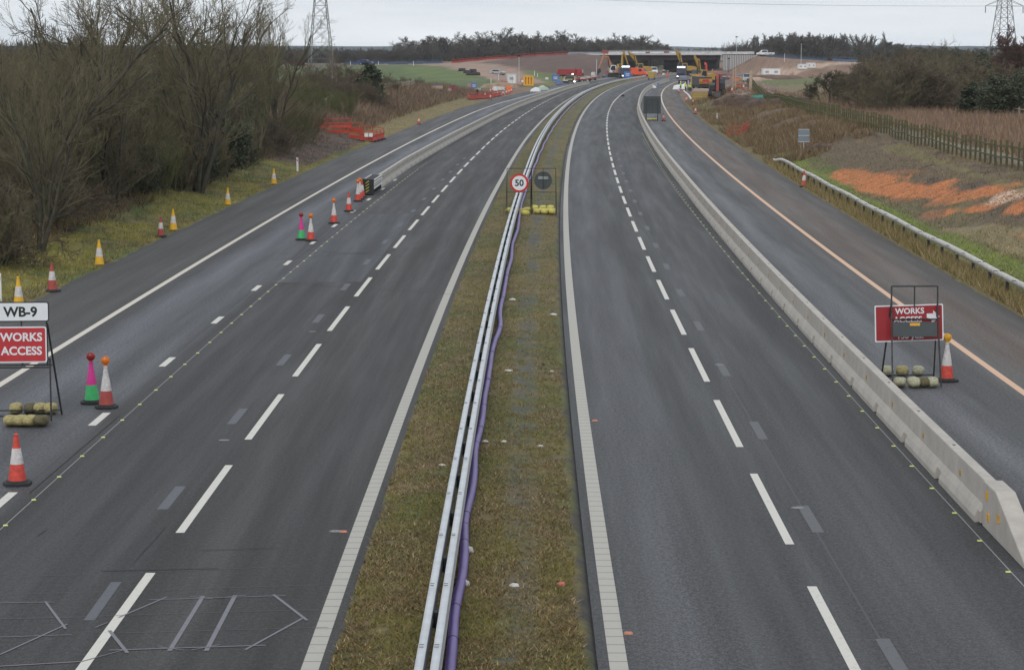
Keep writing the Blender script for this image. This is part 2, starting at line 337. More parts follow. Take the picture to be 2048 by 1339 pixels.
def colour(X, Y):
    s = X-ref(Y); n1 = fb(X*.5, Y*.3, 21); n2 = fb(X*1.7, Y*1.2, 31); n3 = fb(X*.08, Y*.05, 41)
    base = np.broadcast_to(OLIVE, X.shape+(3,)).copy()
    base = mixc(base, GREEN, sm((n1-.45)*5)); base = mixc(base, STRAW, sm((n2-.55)*5)*.6)
    pl = LO['pave_l'](Y); pr = LO['pave_r'](Y); dl = pl-s; dr = s-pr
    # central reservation: gravel drain strip
    med = (s > -3.9) & (s < -.2)
    mcol = mixc(np.broadcast_to(np.array((.135, .108, .040)), X.shape+(3,)), np.array((.085, .09, .028)), sm((n1-.42)*6)); mcol = mixc(mcol, np.array((.14, .105, .06)), sm((n2-.5)*5)*.8)
    g = sm(1.3-np.abs(s+1.38+.15*(n1-.5))/.30)*sm((n2-.25)*8)*(.55+.45*sm((fb(Y*.16, Y*0+3, 5)-.40)*6))*sm((fb(X*4, Y*1.5, 6)-.33)*7)
    mcol = mixc(mcol, GRAV, g*.9)
    ed = sm(((s+.44)+(n2-.5)*.22)/.1); mcol = mixc(mcol, np.array((.03, .03, .03)), ed)
    ed = sm((-(s+3.84)+(n2-.5)*.15)/.08); mcol = mixc(mcol, np.array((.035, .035, .035)), ed)
    base = np.where(med[..., None], mcol, base)
    # left verge: grass bank, then dead brown litter below the trees
    t = sm((dl-3.2+(n1-.5)*3)/2.0)
    lc = mixc(base, np.array((.085, .058, .04)), t*.9)
    lc = mixc(lc, np.array((.165, .145, .028)), (1-t)*sm((fb(X*.7, Y*.5, 29)-.4)*6)*.8)
    lc = mixc(lc, np.array((.15, .095, .06)), sm((n2-.5)*6)*t*.5)
    heath = sm((Y-215)/20)*sm((400-Y)/20)*sm((dl-1.5+(n1-.5)*3)/3)
    lc = mixc(lc, np.array((.12, .08, .055)), heath*.85)
    lc = mixc(lc, STRAW*np.array((1, 1, .9)), sm((Y-190)/30)*sm((400-Y)/20)*sm((4-dl)/2)*.75)
    mud = sm((Y-150)/10)*sm((204-Y)/6)*sm((dl-.4+(n2-.5))/.6); lc = mixc(lc, np.array((.105, .07, .055)), mud)
    lc = mixc(lc, DARK, mud*sm((n2-.48)*8)*.8)
    base = np.where((dl > 0)[..., None], lc, base)
    # right bank
    rc = mixc(base, np.array((.15, .11, .05)), sm((1.4-dr)/.6)*.8)
    top = sm((dr-3.6+(n1-.5)*2.5)/2); rc = mixc(rc, np.array((.13, .09, .055)), top*.85); rc = mixc(rc, DARK*1.3, top*sm((fb(X*.8, Y*.35, 63)-.52)*8)*.7); rc = mixc(rc, np.array((.085, .13, .025)), sm((3.8-dr)/1.5)*sm((dr-1.2)/.8)*sm((n1-.35)*5)*.8)
    red = sm((Y-150)/50)*sm((380-Y)/30)*sm((dr-1.5+(n1-.5)*3)/3); rc = mixc(rc, np.array((.13, .085, .055)), red*.85)
    ch0 = sm((fb(X*.28+2.0, Y*.16-X*.3, 51)+.10*(fb(X*1.4, Y*.5, 57)-.5)-.465)*9)*sm((dr-3.0)/.8)*sm((8.2-dr)/.8)*sm((Y-62)/4)*sm((127-Y)/5)
    ch = CHM(X, Y)
    rc = mixc(rc, CHIP, ch*(.6+.4*sm((n2-.3)*4)))
    pc = CHM(X, Y, PALES); rc = mixc(rc, PALE, pc)
    reed = sm((dr-13)/1.5)*sm((Y-60)/10)*sm((300-Y)/30); rc = mixc(rc, np.array((.16, .11, .08)), reed*.8)
    path = sm(1.5-np.abs(dr-11.6)/.5)*sm((170-Y)/20); rc = mixc(rc, np.array((.20, .175, .13)), path*.7)
    base = np.where((dr > 0)[..., None], rc, base)
    # works area
    wr = sm((Y-330)/20)*sm((560-Y)/40)*sm((26-dr)/6)*(dr > 0)
    base = mixc(base, SOIL, wr*sm((n1-.2)*5)); base = mixc(base, np.array((.24, .19, .16)), wr*sm((n2-.55)*6)*.6)
    wr = sm((Y-340)/15)*sm((dr)/1)*sm((100-dr)/20)*sm((fb(X*.06, Y*.02, 61)-.5)*8); base = mixc(base, np.array((.17, .12, .09)), wr*.8)
    wl = sm((Y-335)/25)*sm((470-Y)/15)*sm((38-dl)/5)*(dl > 0); base = mixc(base, SOIL*1.05, wl*.9); base = mixc(base, np.array((.26, .19, .15)), wl*sm((n2-.55)*6)*.6)
    far = sm((Y-560)/25); base = mixc(base, SOIL, far*sm((n1-.1)*4)*(s > -45))
    gl = sm((Y-400)/30)*sm((X+120)/30)*sm((-14+(Y-430)*.012*4-X)/7)*sm((690-Y)/60)
    base = mixc(base, np.array((.075, .105, .03)), gl)
    hr_ = sm((Y-520)/20)*sm((760-Y)/30)*sm(1.4-np.abs(X-(-26+(660-Y)*.25))/12); base = mixc(base, np.array((.27, .18, .14)), hr_*.9*(X < 25))
    emb = sm((Y-610)/30)*sm((800-Y)/10)*sm((X-2)/8)*(X < 40); base = mixc(base, np.array((.115, .07, .055)), emb)
    gs = sm((Y-560)/20)*sm((690-Y)/20)*sm(1.3-np.abs(X-13-(Y-600)*.08)/7); base = mixc(base, np.array((.09, .12, .03)), gs*.9)
    er = sm((Y-640)/20)*(X > 74); base = mixc(base, np.array((.21, .13, .09)), er); base = mixc(base, np.array((.12, .08, .06)), er*sm((n1-.5)*5))
    tr = sm(1.3-np.abs(Y-(700-(X-95)*1.1))/16)*(X > 62); base = mixc(base, HAUL, tr*.9)
    farr = sm((Y-830)/40); base = mixc(base, np.array((.06, .07, .035)), farr)
    px, py = proj(X, Y); jx = px+(fb(X*.15, Y*.08, 71)-.5)*14; jy = py+(fb(X*.15, Y*.08, 72)-.5)*5
    for Ya, Yb, c, st, poly in REG:
        m_ = inpoly(jx, jy, poly)*(Y > Ya)*(Y < Yb)*(.75+.25*sm((n2-.3)*4))*st; base = mixc(base, np.array(c), m_)
    return base*(.60+.80*fb(X*3, Y*3, 77))[..., None]
Yg = [14.0]
while Yg[-1] < 1000: Yg.append(Yg[-1] + max(.22, (Yg[-1]/170)**1.7*.9))
while Yg[-1] < 2300: Yg.append(Yg[-1]*1.12)
Yg = np.array(Yg)
sc_ = list(np.arange(-3.86, -.29, .1187)); a = -17.75
while a > -40: sc_.append(a); a -= .3
while a > -160: sc_.append(a); a -= 1.6
while a > -1100: sc_.append(a); a *= 1.25
sc_ += [-17.3, -3.9, -.26, 13.9]; a = 14.05
while a < 40: sc_.append(a); a += .27
while a < 170: sc_.append(a); a += 1.5
while a < 1100: sc_.append(a); a *= 1.25
Sg = np.array(sorted(set(round(float(q), 4) for q in sc_)))
YY, SS = np.meshgrid(Yg, Sg, indexing='ij'); plY = LO['pave_l'](YY); prY = LO['pave_r'](YY)
SS2 = np.where(SS <= -17.3, SS+17.5+plY+.0, SS); SS2 = np.where(SS >= 13.9, SS-13.97+prY+.0, SS2)
XX = ref(YY)+SS2
ground = npmesh('ground', np.stack([XX, YY, HZ(XX, YY)], -1).reshape(-1, 3), grid(len(Yg), len(Sg)), mat('ground', (1, 1, 1), .95, var=.35, scale=9, bump=.8, attr=True, detail=8), colour(XX, YY).reshape(-1, 3))
tag(ground, kind='structure'); ground.data.polygons.foreach_set('use_smooth', [True]*len(ground.data.polygons))

# ------------------------------------------------------------------ carriageways and their markings
B_ = (.052, .053, .057); K_ = (.038, .038, .040)
left_mat = asphalt('asphalt_left', [(-18, (.072, .072, .072)), (-14.6, (.072, .072, .073)), (-13.8, (.060, .062, .068)), (-12.9, (.150, .160, .185)), (-12.0, (.075, .079, .088)), (-11.3, (.112, .118, .134)), (-10.6, (.040, .040, .042)), (-9.2, (.045, .045, .048)), (-7.4, (.036, .035, .036)), (-6.2, (.045, .043, .043)), (-5.2, (.035, .034, .035)), (-3.8, (.040, .038, .037))])  # pale bluish stops put the sheen of the outer left lane into the colour
right_mat = asphalt('asphalt_right', [(-.5, (.052, .054, .058)), (1.0, (.096, .100, .110)), (2.2, (.056, .058, .062)), (3.2, (.060, .062, .067)), (4.6, (.066, .068, .074)), (6.3, (.050, .051, .055)), (7.4, (.058, .060, .066)), (8.4, (.150, .157, .174)), (9.4, (.070, .073, .078)), (10.2, (.095, .095, .098)), (11.2, (.118, .098, .084)), (12.2, (.135, .103, .084)), (13.2, (.092, .082, .076)), (14.6, (.060, .058, .057))])  # palest bluish stop beyond the barrier is road sheen painted as colour
def jag(f, a, k, sc=.9): return lambda Y: f(Y) + a*(fb(np.asarray(Y)*sc, np.asarray(Y)*0+k, k)-.5)
roadL = strip('left_carriageway', jag(LO['pave_l'], .35, 3), -3.86, 14, 820, 0, left_mat, step=.5); tag(roadL, kind='structure')
roadR = strip('right_carriageway', -.28, jag(LO['pave_r'], .45, 4), 14, 820, 0, right_mat, step=.5); tag(roadR, kind='structure')
WHT = paint('white_line', (.58, .56, .51), wear=.75); RIB = paint('ribbed_line', (.40, .38, .34), rib=.42, wear=.55); ORG = paint('orange_line', (.62, .40, .27), wear=.5); CRM = paint('cream_line', (.58, .53, .46), wear=.4)
OLD = paint('erased_line', (.105, .107, .115), wear=.9); OLDL = paint('erased_line_left', (.10, .103, .118), wear=.9); PATCH = paint('patch', (.066, .068, .074), wear=.5); THIN = paint('thin_line', (.30, .30, .29), wear=.9)
def line(name, parent, key, w, Y0, Y1, m, z=.004, do=0, segs=None, dw=0):
    f = LO[key] if isinstance(key, str) else off([(0, key), (900, key)])
    ww = lambda Y: w/2*(1+np.clip((Y-200)/400, 0, 1)*dw)
    return strip(name, lambda Y: f(Y)+do-ww(Y), lambda Y: f(Y)+do+ww(Y), Y0, Y1, z, m, parent, segs=segs)
line('edge_line', roadR, 'edge_r', .25, 14, 760, RIB)
line('edge_line', roadL, 'edge_l', .24, 14, 760, RIB)
line('shoulder_line', roadL, 'solid_l', .20, 14, 760, CRM, dw=.5)
line('shoulder_line', roadR, 'orange', .2, 14, 300, ORG); line('shoulder_line', roadR, 'orange', .2, 300.2, 760, CRM)
def dashes(y_far, on, per, Y1, Y0=12):
    r = []; y = y_far
    while y > Y0+6: y -= per
    while y < Y1: r.append((y-on, y)); y += per
    return r
YR = 33.06; YL = 34.0
line('lane_line', roadR, 'dash_r', .15, 0, 0, WHT, segs=dashes(G(1617, 1172, 0).y, 6.1, 8.97, 330)+[(331, 700)])
line('lane_line', roadL, 'dash_l', .15, 0, 0, WHT, segs=dashes(G(300, 1145, 0).y, 6.1, 8.97, 700))
line('old_lane_line', roadL, 'dash_l2', .18, 0, 0, WHT, segs=dashes(G(217, 825, 0).y, 1.7, 8.97, 147))
line('erased_lane_line', roadR, 3.75, .2, 0, 0, OLD, segs=[(a+.9, a+3.1) for a, b in dashes(G(1617, 1172, 0).y, 6.1, 8.97, 180)])
line('erased_lane_line', roadL, 'dash_l', .2, 0, 0, OLDL, do=-.62, segs=[(a+1.9, a+4.0) for a, b in dashes(G(300, 1145, 0).y, 6.1, 8.97, 170) if a > 34])
line('joint_line', roadR, 3.72, .035, 14, 170, PATCH, z=.003); line('joint_line', roadL, 'dash_l2', .05, 14, 150, PATCH, z=.003, do=.06)
line('guide_line', roadR, 6.42, .018, 14, 200, THIN, z=.005); line('guide_line', roadL, -10.3, .018, 14, 160, THIN, z=.005)
DRK = paint('dark_seam', (.016, .016, .017), wear=.95)
def quad(name, pts, z, m, parent):
    V = np.array([(G(x, y, 0).x, G(x, y, 0).y, z) for x, y in pts]); uv = V[:, :2].copy()
    return npmesh(name, V, np.arange(len(pts))[None, :], m, parent=parent, uv=uv)
SURF = asphalt('asphalt_patch', [(-40, (.062, .065, .076)), (40, (.062, .065, .076))])
quad('repair_patch', [(540, 565), (722, 563), (832, 426), (664, 430)], .002, SURF, roadL)
# chalked survey marks on the left carriageway
CHALK = paint('chalk', (.17, .17, .19), wear=.95); CHALK2 = paint('chalk_faint', (.10, .10, .11), wear=.95)
def stroke(V, F, a, b, w):
    a = G(*a, 0); b = G(*b, 0); d = (b-a); n = Vector((-d.y, d.x, 0)).normalized()*w/2; o = len(V)
    V += [a-n, b-n, b+n, a+n]; F.append((o, o+1, o+2, o+3))
def chalks(name, L_, m, z):
    V, F = [], []
    for x0, y0, x1, y1, w in L_: stroke(V, F, (x0, y0), (x1, y1), w*.68)
    V = np.array([(v.x, v.y, z+.0003*(i//4)) for i, v in enumerate(V)]); npmesh(name, V, np.array(F), m, parent=roadL, uv=V[:, :2].copy())
def k(u, v): return u/3.2, 1040+v/3.2
def ks(*a): x0, y0 = k(a[0], a[1]); x1, y1 = k(a[2], a[3]); return x0, y0, x1, y1, a[4]
chalks('chalk_mark', [ks(1300, 485, 1085, 835, .10), ks(1505, 480, 1320, 835, .10), ks(1750, 475, 1965, 640, .07), ks(1940, 625, 1570, 828, .06), ks(700, 705, 815, 848, .08), ks(760, 622, 1065, 492, .05),
   ks(290, 520, 420, 695, .06), ks(0, 860, 430, 665, .05), ks(950, 510, 1830, 482, .035), ks(700, 832, 1700, 800, .05), ks(0, 748, 460, 733, .035), ks(0, 935, 520, 905, .05), ks(520, 905, 800, 828, .03), ks(1015, 812, 1180, 832, .03), ks(1225, 832, 1410, 796, .03), ks(1220, 490, 1360, 504, .03), ks(1415, 497, 1575, 480, .03), ks(0, 530, 350, 525, .03), ks(610, 688, 690, 655, .03)], CHALK, .006)
chalks('chalk_rule', [ks(150, 360, 510, 347, .02), ks(940, 332, 1900, 292, .02), ks(0, 475, 815, 450, .02), ks(990, 448, 2040, 412, .02), ks(0, 632, 560, 618, .03), ks(640, 612, 2040, 570, .02), ks(760, 722, 2100, 684, .02)], CHALK2, .005)
chalks('seam', [ks(1060, 40, 985, 130, .03), ks(985, 130, 905, 215, .03), ks(905, 215, 860, 270, .025), ks(650, 325, 1400, 308, .04), ks(300, 60, 240, 100, .03), (560, 566, 930, 590, .05), (540, 520, 900, 492, .06), (600, 500, 905, 520, .05), (560, 508, 800, 505, .04), (664, 430, 835, 428, .05), (400, 1100, 560, 1096, .03), (240, 830, 60, 985, .03)], DRK, .007)
chalks('erased_lane_line', [ks(745, 395, 570, 640, .24)], OLDL, .004)

# ------------------------------------------------------------------ grass and undergrowth (nobody could count it)
GR = mat('grass_blades', (1, 1, 1), .9, var=.25, scale=3, attr=True, spec=.2)
def blades(name, X, Y, h, wid, cols, lean=.5, kind='stuff', label='', zoff=0.0, seed=1):
    rg = np.random.default_rng(seed); n = len(X); Z = np.maximum(HZ(X, Y), 0)-.02+zoff
    hh = h*(.5+rg.random(n)); az = rg.random(n)*2*PI; l = lean*(.3+rg.random(n))*hh; w = wid*(.6+.8*rg.random(n))
    la = rg.random(n)*2*PI
    P = np.stack([X, Y, Z], 1); sd_ = np.stack([np.cos(az), np.sin(az), 0*az], 1)*w[:, None]/2
    tip = P+np.stack([np.cos(la)*l, np.sin(la)*l, hh], 1)
    V = np.stack([P-sd_, P+sd_, tip], 1).reshape(-1, 3); F = np.arange(3*n).reshape(-1, 3)
    if isinstance(cols, float):
        cc = colour(X, Y)*cols*(.6+.9*rg.random(n))[:, None]; k_ = rg.random(n) < .14; cc[k_] = np.array((.34, .27, .15))*(.6+.6*rg.random(k_.sum()))[:, None]
    else: cc = np.array(cols)[rg.integers(0, len(cols), n)]*(.75+.5*rg.random(n))[:, None]
    o = npmesh(name, V, F, GR, np.repeat(cc, 3, 0)); tag(o, label, 'grass', kind=kind); return o
def scat(n, s0, s1, Y0, Y1, seed, pw=2.2):
    """more samples near the camera"""
    rg = np.random.default_rng(seed); u = rg.random(n)
    Y = (Y0**(1-pw) + u*(Y1**(1-pw)-Y0**(1-pw)))**(1/(1-pw)); f0 = s0 if callable(s0) else (lambda Y: s0+0*Y); f1 = s1 if callable(s1) else (lambda Y: s1+0*Y)
    s = f0(Y) + rg.random(n)*(f1(Y)-f0(Y)); return ref(Y)+s, Y, s
X, Y, s = scat(260000, -3.86, -.34, 24, 330, 3, 2.0)
keep = ~((np.abs(s+1.35) < .3) & (fb(X*4, Y*1.5, 6) > .40) & (RNG.random(len(s)) < .45+.45*(fb(Y*.16, Y*0+3, 5) > .47))); keep &= fb(X*2.2, Y*2.2, 88) > .27
keep &= (s < -.34-.25*(fb(X*2, Y*.8, 13))) & (s > -3.9+.14*fb(X*2, Y*.8, 14)); X, Y = X[keep], Y[keep]
sel = fb(X*1.3, Y*.8, 21)+.25*(RNG.random(len(X))-.5) > .53
mg = [(.18, .13, .05), (.25, .18, .09), (.13, .11, .035), (.15, .09, .045), (.36, .28, .16), (.10, .08, .03)]; mgg = [(.17, .165, .035), (.23, .20, .045), (.23, .18, .07), (.10, .11, .03), (.16, .11, .05)]
blades('grass', X[~sel], Y[~sel], .055, .020, mg, 1.6, label='dry brown grass along the central reservation', seed=2)
blades('grass', X[sel], Y[sel], .05, .020, mgg, 1.6, label='greener tufts of grass on the central reservation', seed=3)
X, Y, s = scat(90000, lambda Y: LO['pave_l'](Y)-7, lambda Y: LO['pave_l'](Y)-.1, 62, 420, 5, 1.6)
keep = fb(X*1.2, Y*.9, 89) > .3; X, Y = X[keep], Y[keep]; sel = fb(X*.5, Y*.3, 21) > .47
blades('grass', X[sel], Y[sel], .11, .03, 1.55, .9, label='green grass on the left verge bank', seed=6)
blades('grass', X[~sel], Y[~sel], .12, .03, 1.55, .9, label='straw coloured grass on the left verge bank', seed=7)
X, Y, s = scat(90000, lambda Y: LO['pave_r'](Y)+.1, lambda Y: LO['pave_r'](Y)+10, 58, 420, 8, 1.5)
dr = s-LO['pave_r'](Y); chm = (CHM(X, Y)+CHM(X, Y, PALES)) > .45; keep = (fb(X*1.2, Y*.9, 90) > .3) & ~chm; X, Y, dr = X[keep], Y[keep], dr[keep]; sel = fb(X*.5, Y*.3, 21) > .5
blades('grass', X[sel], Y[sel], .12, .03, 1.5, .9, label='green grass on the right cutting slope', seed=9)
blades('grass', X[~sel], Y[~sel], .13, .03, 1.5, .9, label='dry grass on the right cutting slope', seed=10)
Xc, Yc, sc1 = scat(60000, lambda Y: LO['pave_r'](Y)+1, lambda Y: LO['pave_r'](Y)+10, 58, 150, 28, 1.2); Xc = np.concatenate([Xc, Xc+.17]); Yc = np.concatenate([Yc, Yc+.31]); kc = CHM(Xc, Yc) > .5; kp = (CHM(Xc, Yc, PALES) > .5)
blades('wood_chips', Xc[kc & ~kp], Yc[kc & ~kp], .04, .055, [(.50, .19, .06), (.38, .13, .045), (.54, .28, .15), (.24, .09, .045)], 2.0, label='orange wood chips scattered down the right slope', seed=29)
blades('wood_chips', Xc[kp], Yc[kp], .07, .09, [(.62, .46, .34), (.5, .34, .24)], 2.0, label='pale wood chips near the right edge of the slope', seed=31)
X, Y, s = scat(16000, lambda Y: LO['pave_r'](Y)+.1, lambda Y: LO['pave_r'](Y)+1.0, 58, 160, 12, 1.3)
blades('tall_grass', X, Y, .35, .03, [(.28, .22, .10), (.22, .19, .07), (.34, .27, .15), (.17, .12, .06)], .6, label='tall dead grass below the roadside safety rail', seed=13)
X, Y, s = scat(52000, lambda Y: LO['pave_r'](Y)+.3, lambda Y: LO['pave_r'](Y)+11, 158, 335, 14, 1.3)
keep = fb(X*.25, Y*.12, 23) > .42; X, Y = X[keep], Y[keep]
blades('dead_scrub', X, Y, .55, .05, [(.22, .14, .09), (.17, .11, .075), (.28, .21, .13), (.13, .09, .065), (.20, .17, .07)], .8, label='reddish brown dead scrub on the right bank', seed=15)
X, Y, s = scat(70000, lambda Y: LO['pave_r'](Y)+12, lambda Y: LO['pave_r'](Y)+34, 90, 330, 16, 1.3)
blades('reeds', X, Y, .75, .05, [(.27, .18, .13), (.22, .15, .115), (.33, .23, .14), (.16, .11, .08)], .6, label='brown reeds and dead stems behind the post and rail fence', seed=17)
X, Y, s = scat(60000, lambda Y: LO['pave_l'](Y)-26, lambda Y: LO['pave_l'](Y)-2.5, 205, 390, 18, 1.2)
blades('dead_scrub', X, Y, .7, .06, [(.20, .135, .095), (.16, .11, .08), (.25, .19, .12), (.13, .09, .07)], .7, label='purple brown heath scrub on the mound beyond the red barriers', seed=19)
X, Y, s = scat(46000, lambda Y: LO['pave_l'](Y)-16, lambda Y: LO['pave_l'](Y)-3.2, 60, 210, 20, 1.3)
keep = fb(X*.6, Y*.4, 24) > .44; X, Y = X[keep], Y[keep]
blades('undergrowth', X, Y, .5, .035, [(.17, .10, .065), (.14, .09, .055), (.24, .16, .10), (.12, .11, .04), (.10, .07, .05)], 1.1, label='brown brambles and leaf litter at the foot of the left trees', seed=21)
#PART2
# ------------------------------------------------------------------ plain materials
def M(n, c, r=.6, me=0, **k): return mat(n, c, r, me, **k)
CONC = mat('concrete', (.40, .37, .33), .85, var=.16, scale=2.2, bump=.25, detail=9); CONC2 = mat('concrete_far', (.36, .35, .33), .85, var=.2, scale=.35, detail=8)
GALV = mat('galvanised', (.52, .54, .56), .42, .35, var=.14, scale=3, detail=8); GALVD = mat('dull_galvanised', (.46, .45, .43), .6, .2, var=.22, scale=2.5, detail=8, stretch=(1, 1, 3))
BLK = M('black_rubber', (.022, .022, .023), .8, var=.35); STEEL = M('dark_steel', (.045, .045, .047), .55, .4, var=.4, scale=12); GREYP = M('grey_plate', (.055, .065, .068), .7, var=.12, scale=4)
REDC = M('cone_red', (.55, .06, .04), .6, var=.28, scale=9); REDD = M('cone_dirty_red', (.36, .06, .05), .6, var=.25, scale=6); WHC = M('cone_white', (.55, .52, .51), .6, var=.3, scale=9)
YELC = M('cone_yellow', (.72, .40, .02), .5, var=.12); GRNC = M('cone_green', (.05, .45, .14), .5, var=.12); PNKC = M('cone_pink', (.62, .03, .26), .5, var=.12)
LENR = M('red_lens', (.22, .015, .012), .25, var=.3, scale=30); LENA = M('amber_lens', (.62, .16, .01), .25, var=.3, scale=30); YLAMP = M('yellow_case', (.65, .33, .02), .5)
PUR = mat('purple_duct', (.10, .055, .24), .42, var=.2, scale=2.5, detail=8); SWH = M('sign_white', (.72, .74, .76), .4, var=.05, scale=2); SRED = M('sign_red', (.47, .028, .035), .4, var=.1, scale=3); SBLK = M('sign_black', (.012, .012, .012), .5)
DRED = M('sign_deep_red', (.30, .015, .02), .4, var=.12, scale=3)
SANDO = mat('sandbag_olive', (.34, .29, .13), .9, var=.55, scale=9, bump=.6); SANDY = mat('sandbag_yellow', (.52, .46, .12), .85, var=.22, scale=9, bump=.6); SANDG = mat('sandbag_pale', (.36, .35, .24), .9, var=.5, scale=9, bump=.6); SANDD = mat('sandbag_dark', (.11, .095, .05), .9, var=.5, scale=9, bump=.6)
WOOD = mat('mossy_wood', (.085, .085, .035), .9, var=.3, scale=5, detail=7, stretch=(3, 3, 1)); WOODG = mat('grey_wood', (.30, .27, .22), .9, var=.25, scale=5)
BAR = M('barrier_plastic', (.50, .055, .035), .55, var=.2, scale=3); BARF = M('barrier_plastic_far', (.45, .07, .055), .6, var=.3, scale=.4)
LITT = M('litter_white', (.52, .52, .50), .7); LITR = M('litter_red', (.5, .12, .1), .7); YEL = M('plant_yellow', (.42, .26, .05), .5, var=.2); ORA = M('plant_orange', (.46, .18, .06), .5, var=.2); REDP = M('plant_red', (.24, .035, .025), .5, var=.2)
GLS = M('dark_glass', (.03, .04, .05), .15); WHP = M('white_paint', (.72, .73, .73), .4, var=.06, scale=2); BLUP = M('blue_panel', (.07, .16, .42), .5, var=.1); GRNT = M('green_sheet', (.02, .17, .13), .7, var=.3); NAVY = M('navy_paint', (.03, .04, .09), .4)
DPUR = mat('weathering_steel', (.040, .026, .028), .75, var=.3, scale=.4, stretch=(1, 1, .3)); DKW = mat('dark_stone_wall', (.035, .036, .042), .85, var=.3, scale=.6); CHEV = None
HIV = M('hi_vis_yellow', (.55, .75, .05), .6, var=.1); HIO = M('hi_vis_orange', (.85, .16, .03), .6, var=.1); SKIN = M('skin', (.5, .3, .22), .6); PYL = mat('pylon_steel', (.20, .205, .21), .6, .3, var=.15, scale=1)
LIT = mat('lamp_glow', (1.0, .95, .85), .3, emit=6, var=.01); LITB = mat('beacon_strip', (.85, .9, 1.0), .3, emit=2.5, var=.01)
PIPE = M('black_pipe', (.012, .012, .014), .5)

# ------------------------------------------------------------------ lettering
def text(name, s, size, m, parent, loc, rx=PI/2, bold=.0, w=None, ext=.002, sx=1.0):
    cu = bpy.data.curves.new(name, 'FONT'); cu.body = s; cu.size = size; cu.align_x = 'CENTER'; cu.align_y = 'CENTER'; cu.extrude = ext; cu.offset = bold; cu.resolution_u = 3
    o = bpy.data.objects.new(name, cu); C.objects.link(o); bpy.context.view_layer.update()
    me = bpy.data.meshes.new_from_object(o.evaluated_get(bpy.context.evaluated_depsgraph_get())); bpy.data.objects.remove(o); me.materials.clear(); me.materials.append(m)
    q = bpy.data.objects.new(name, me); C.objects.link(q); q.parent = parent; q.location = loc; q.rotation_euler = (rx, 0, 0); q.scale = (sx, 1, 1); return q

# ------------------------------------------------------------------ sweeps along the road
def sweep(name, prof, offn, Y0, Y1, m, parent=None, step=1.0, closed=True, zf=None):
    n = max(2, int((Y1-Y0)/step)+1); Y = np.linspace(Y0, Y1, n); P = np.array(prof); k = len(P); o = offn(Y)
    zz = np.zeros(n) if zf is None else zf(Y)
    V = np.zeros((n, k, 3)); V[:, :, 0] = (ref(Y)+o)[:, None]+P[None, :, 0]; V[:, :, 1] = Y[:, None]; V[:, :, 2] = P[None, :, 1]+zz[:, None]
    i = np.arange(n-1)[:, None]*k; j = np.arange(k if closed else k-1)[None, :]; jn = (j+1) % k
    F = np.stack([i+j, i+jn, i+jn+k, i+j+k], -1).reshape(-1, 4)
    return npmesh(name, V.reshape(-1, 3), F, m, parent=parent)
# central reservation safety rail: two beams on posts
rail = empty('safety_rail', onroad(-2.48, 25, .06), 0, 'galvanised twin safety rail on black posts running down the central reservation', 'safety rail')
def unpar(o, root): o.location = -root.location; return o
for sgn in (-1, 1):
    w = [(-.052, .61), (.052, .61), (.058, .57), (.02, .52), (.055, .46), (.02, .40), (.058, .34), (.04, .30), (-.04, .30), (-.058, .34), (-.02, .40), (-.055, .46), (-.02, .52), (-.058, .57)]
    unpar(sweep('rail_beam', [(a+sgn*.098, b) for a, b in w[::-1]], LO['rail'], 22, 640, GALV, rail, step=1.5), rail)
pm = MB().box((0, 0, .26), (.035, .16, .56)).box((0, .02, .42), (.078, .13, .22)).mesh('post', BLK)
bolt_m = MB().mi(0).box((0, 0, .612), (.06, .012, .006)).mesh('splice', BLK)
def rail_posts(root, key, z, Y0, n, step, nfar, mesh, bolts=None, doff=0):
    for i in range(n):
        Y = Y0+i*step; o = bpy.data.objects.new('post', mesh); C.objects.link(o); o.parent = root; o.location = onroad(float(LO[key](Y))+doff if isinstance(key, str) else key(Y), Y, z)-root.location
        if bolts and i < 30:
            for q_ in (-.098, .098):
                for w_ in (1.15, 1.26): b = bpy.data.objects.new('splice', bolts); C.objects.link(b); b.parent = o; b.location = (q_, w_, 0)
    mb = MB()
    for i in range(n, n+nfar):
        Y = Y0+i*step; mb.box(onroad(float(LO[key](Y))+doff if isinstance(key, str) else key(Y), Y, z+.28)-root.location, (.06, .16, .56))
    if nfar: tag(mb.build('far_posts', BLK, root), kind='stuff')
rail_posts(rail, 'rail', .02, 25.9, 98, 3.22, 80, pm, bolt_m)
# right verge safety rail
gk = lambda Y: np.interp(Y, [0, 60, 77, 156], [14.25, 14.3, 14.62, 14.78])
rail2 = empty('roadside_rail', onroad(14.6, 60, 0), 0, 'weathered white roadside safety rail with a bent down far end on the right verge', 'safety rail')
unpar(sweep('rail_beam', [(.075, .50), (.08, .69), (-.045, .70), (-.05, .50)][::-1], gk, 52, 157, mat('white_rail', (.52, .50, .46), .6, .05, var=.25, scale=2.0, detail=9), rail2, step=1.5, zf=lambda Y: -.35*sm((Y-150)/7)+.06+.02*np.sin(Y*.4)), rail2)
rail_posts(rail2, gk, .0, 53, 33, 3.2, 0, MB().box((.03, 0, .26), (.09, .12, .52)).mesh('post', STEEL), MB().box((.0, 0, .755), (.13, .03, .012)).mesh('splice', BLK))
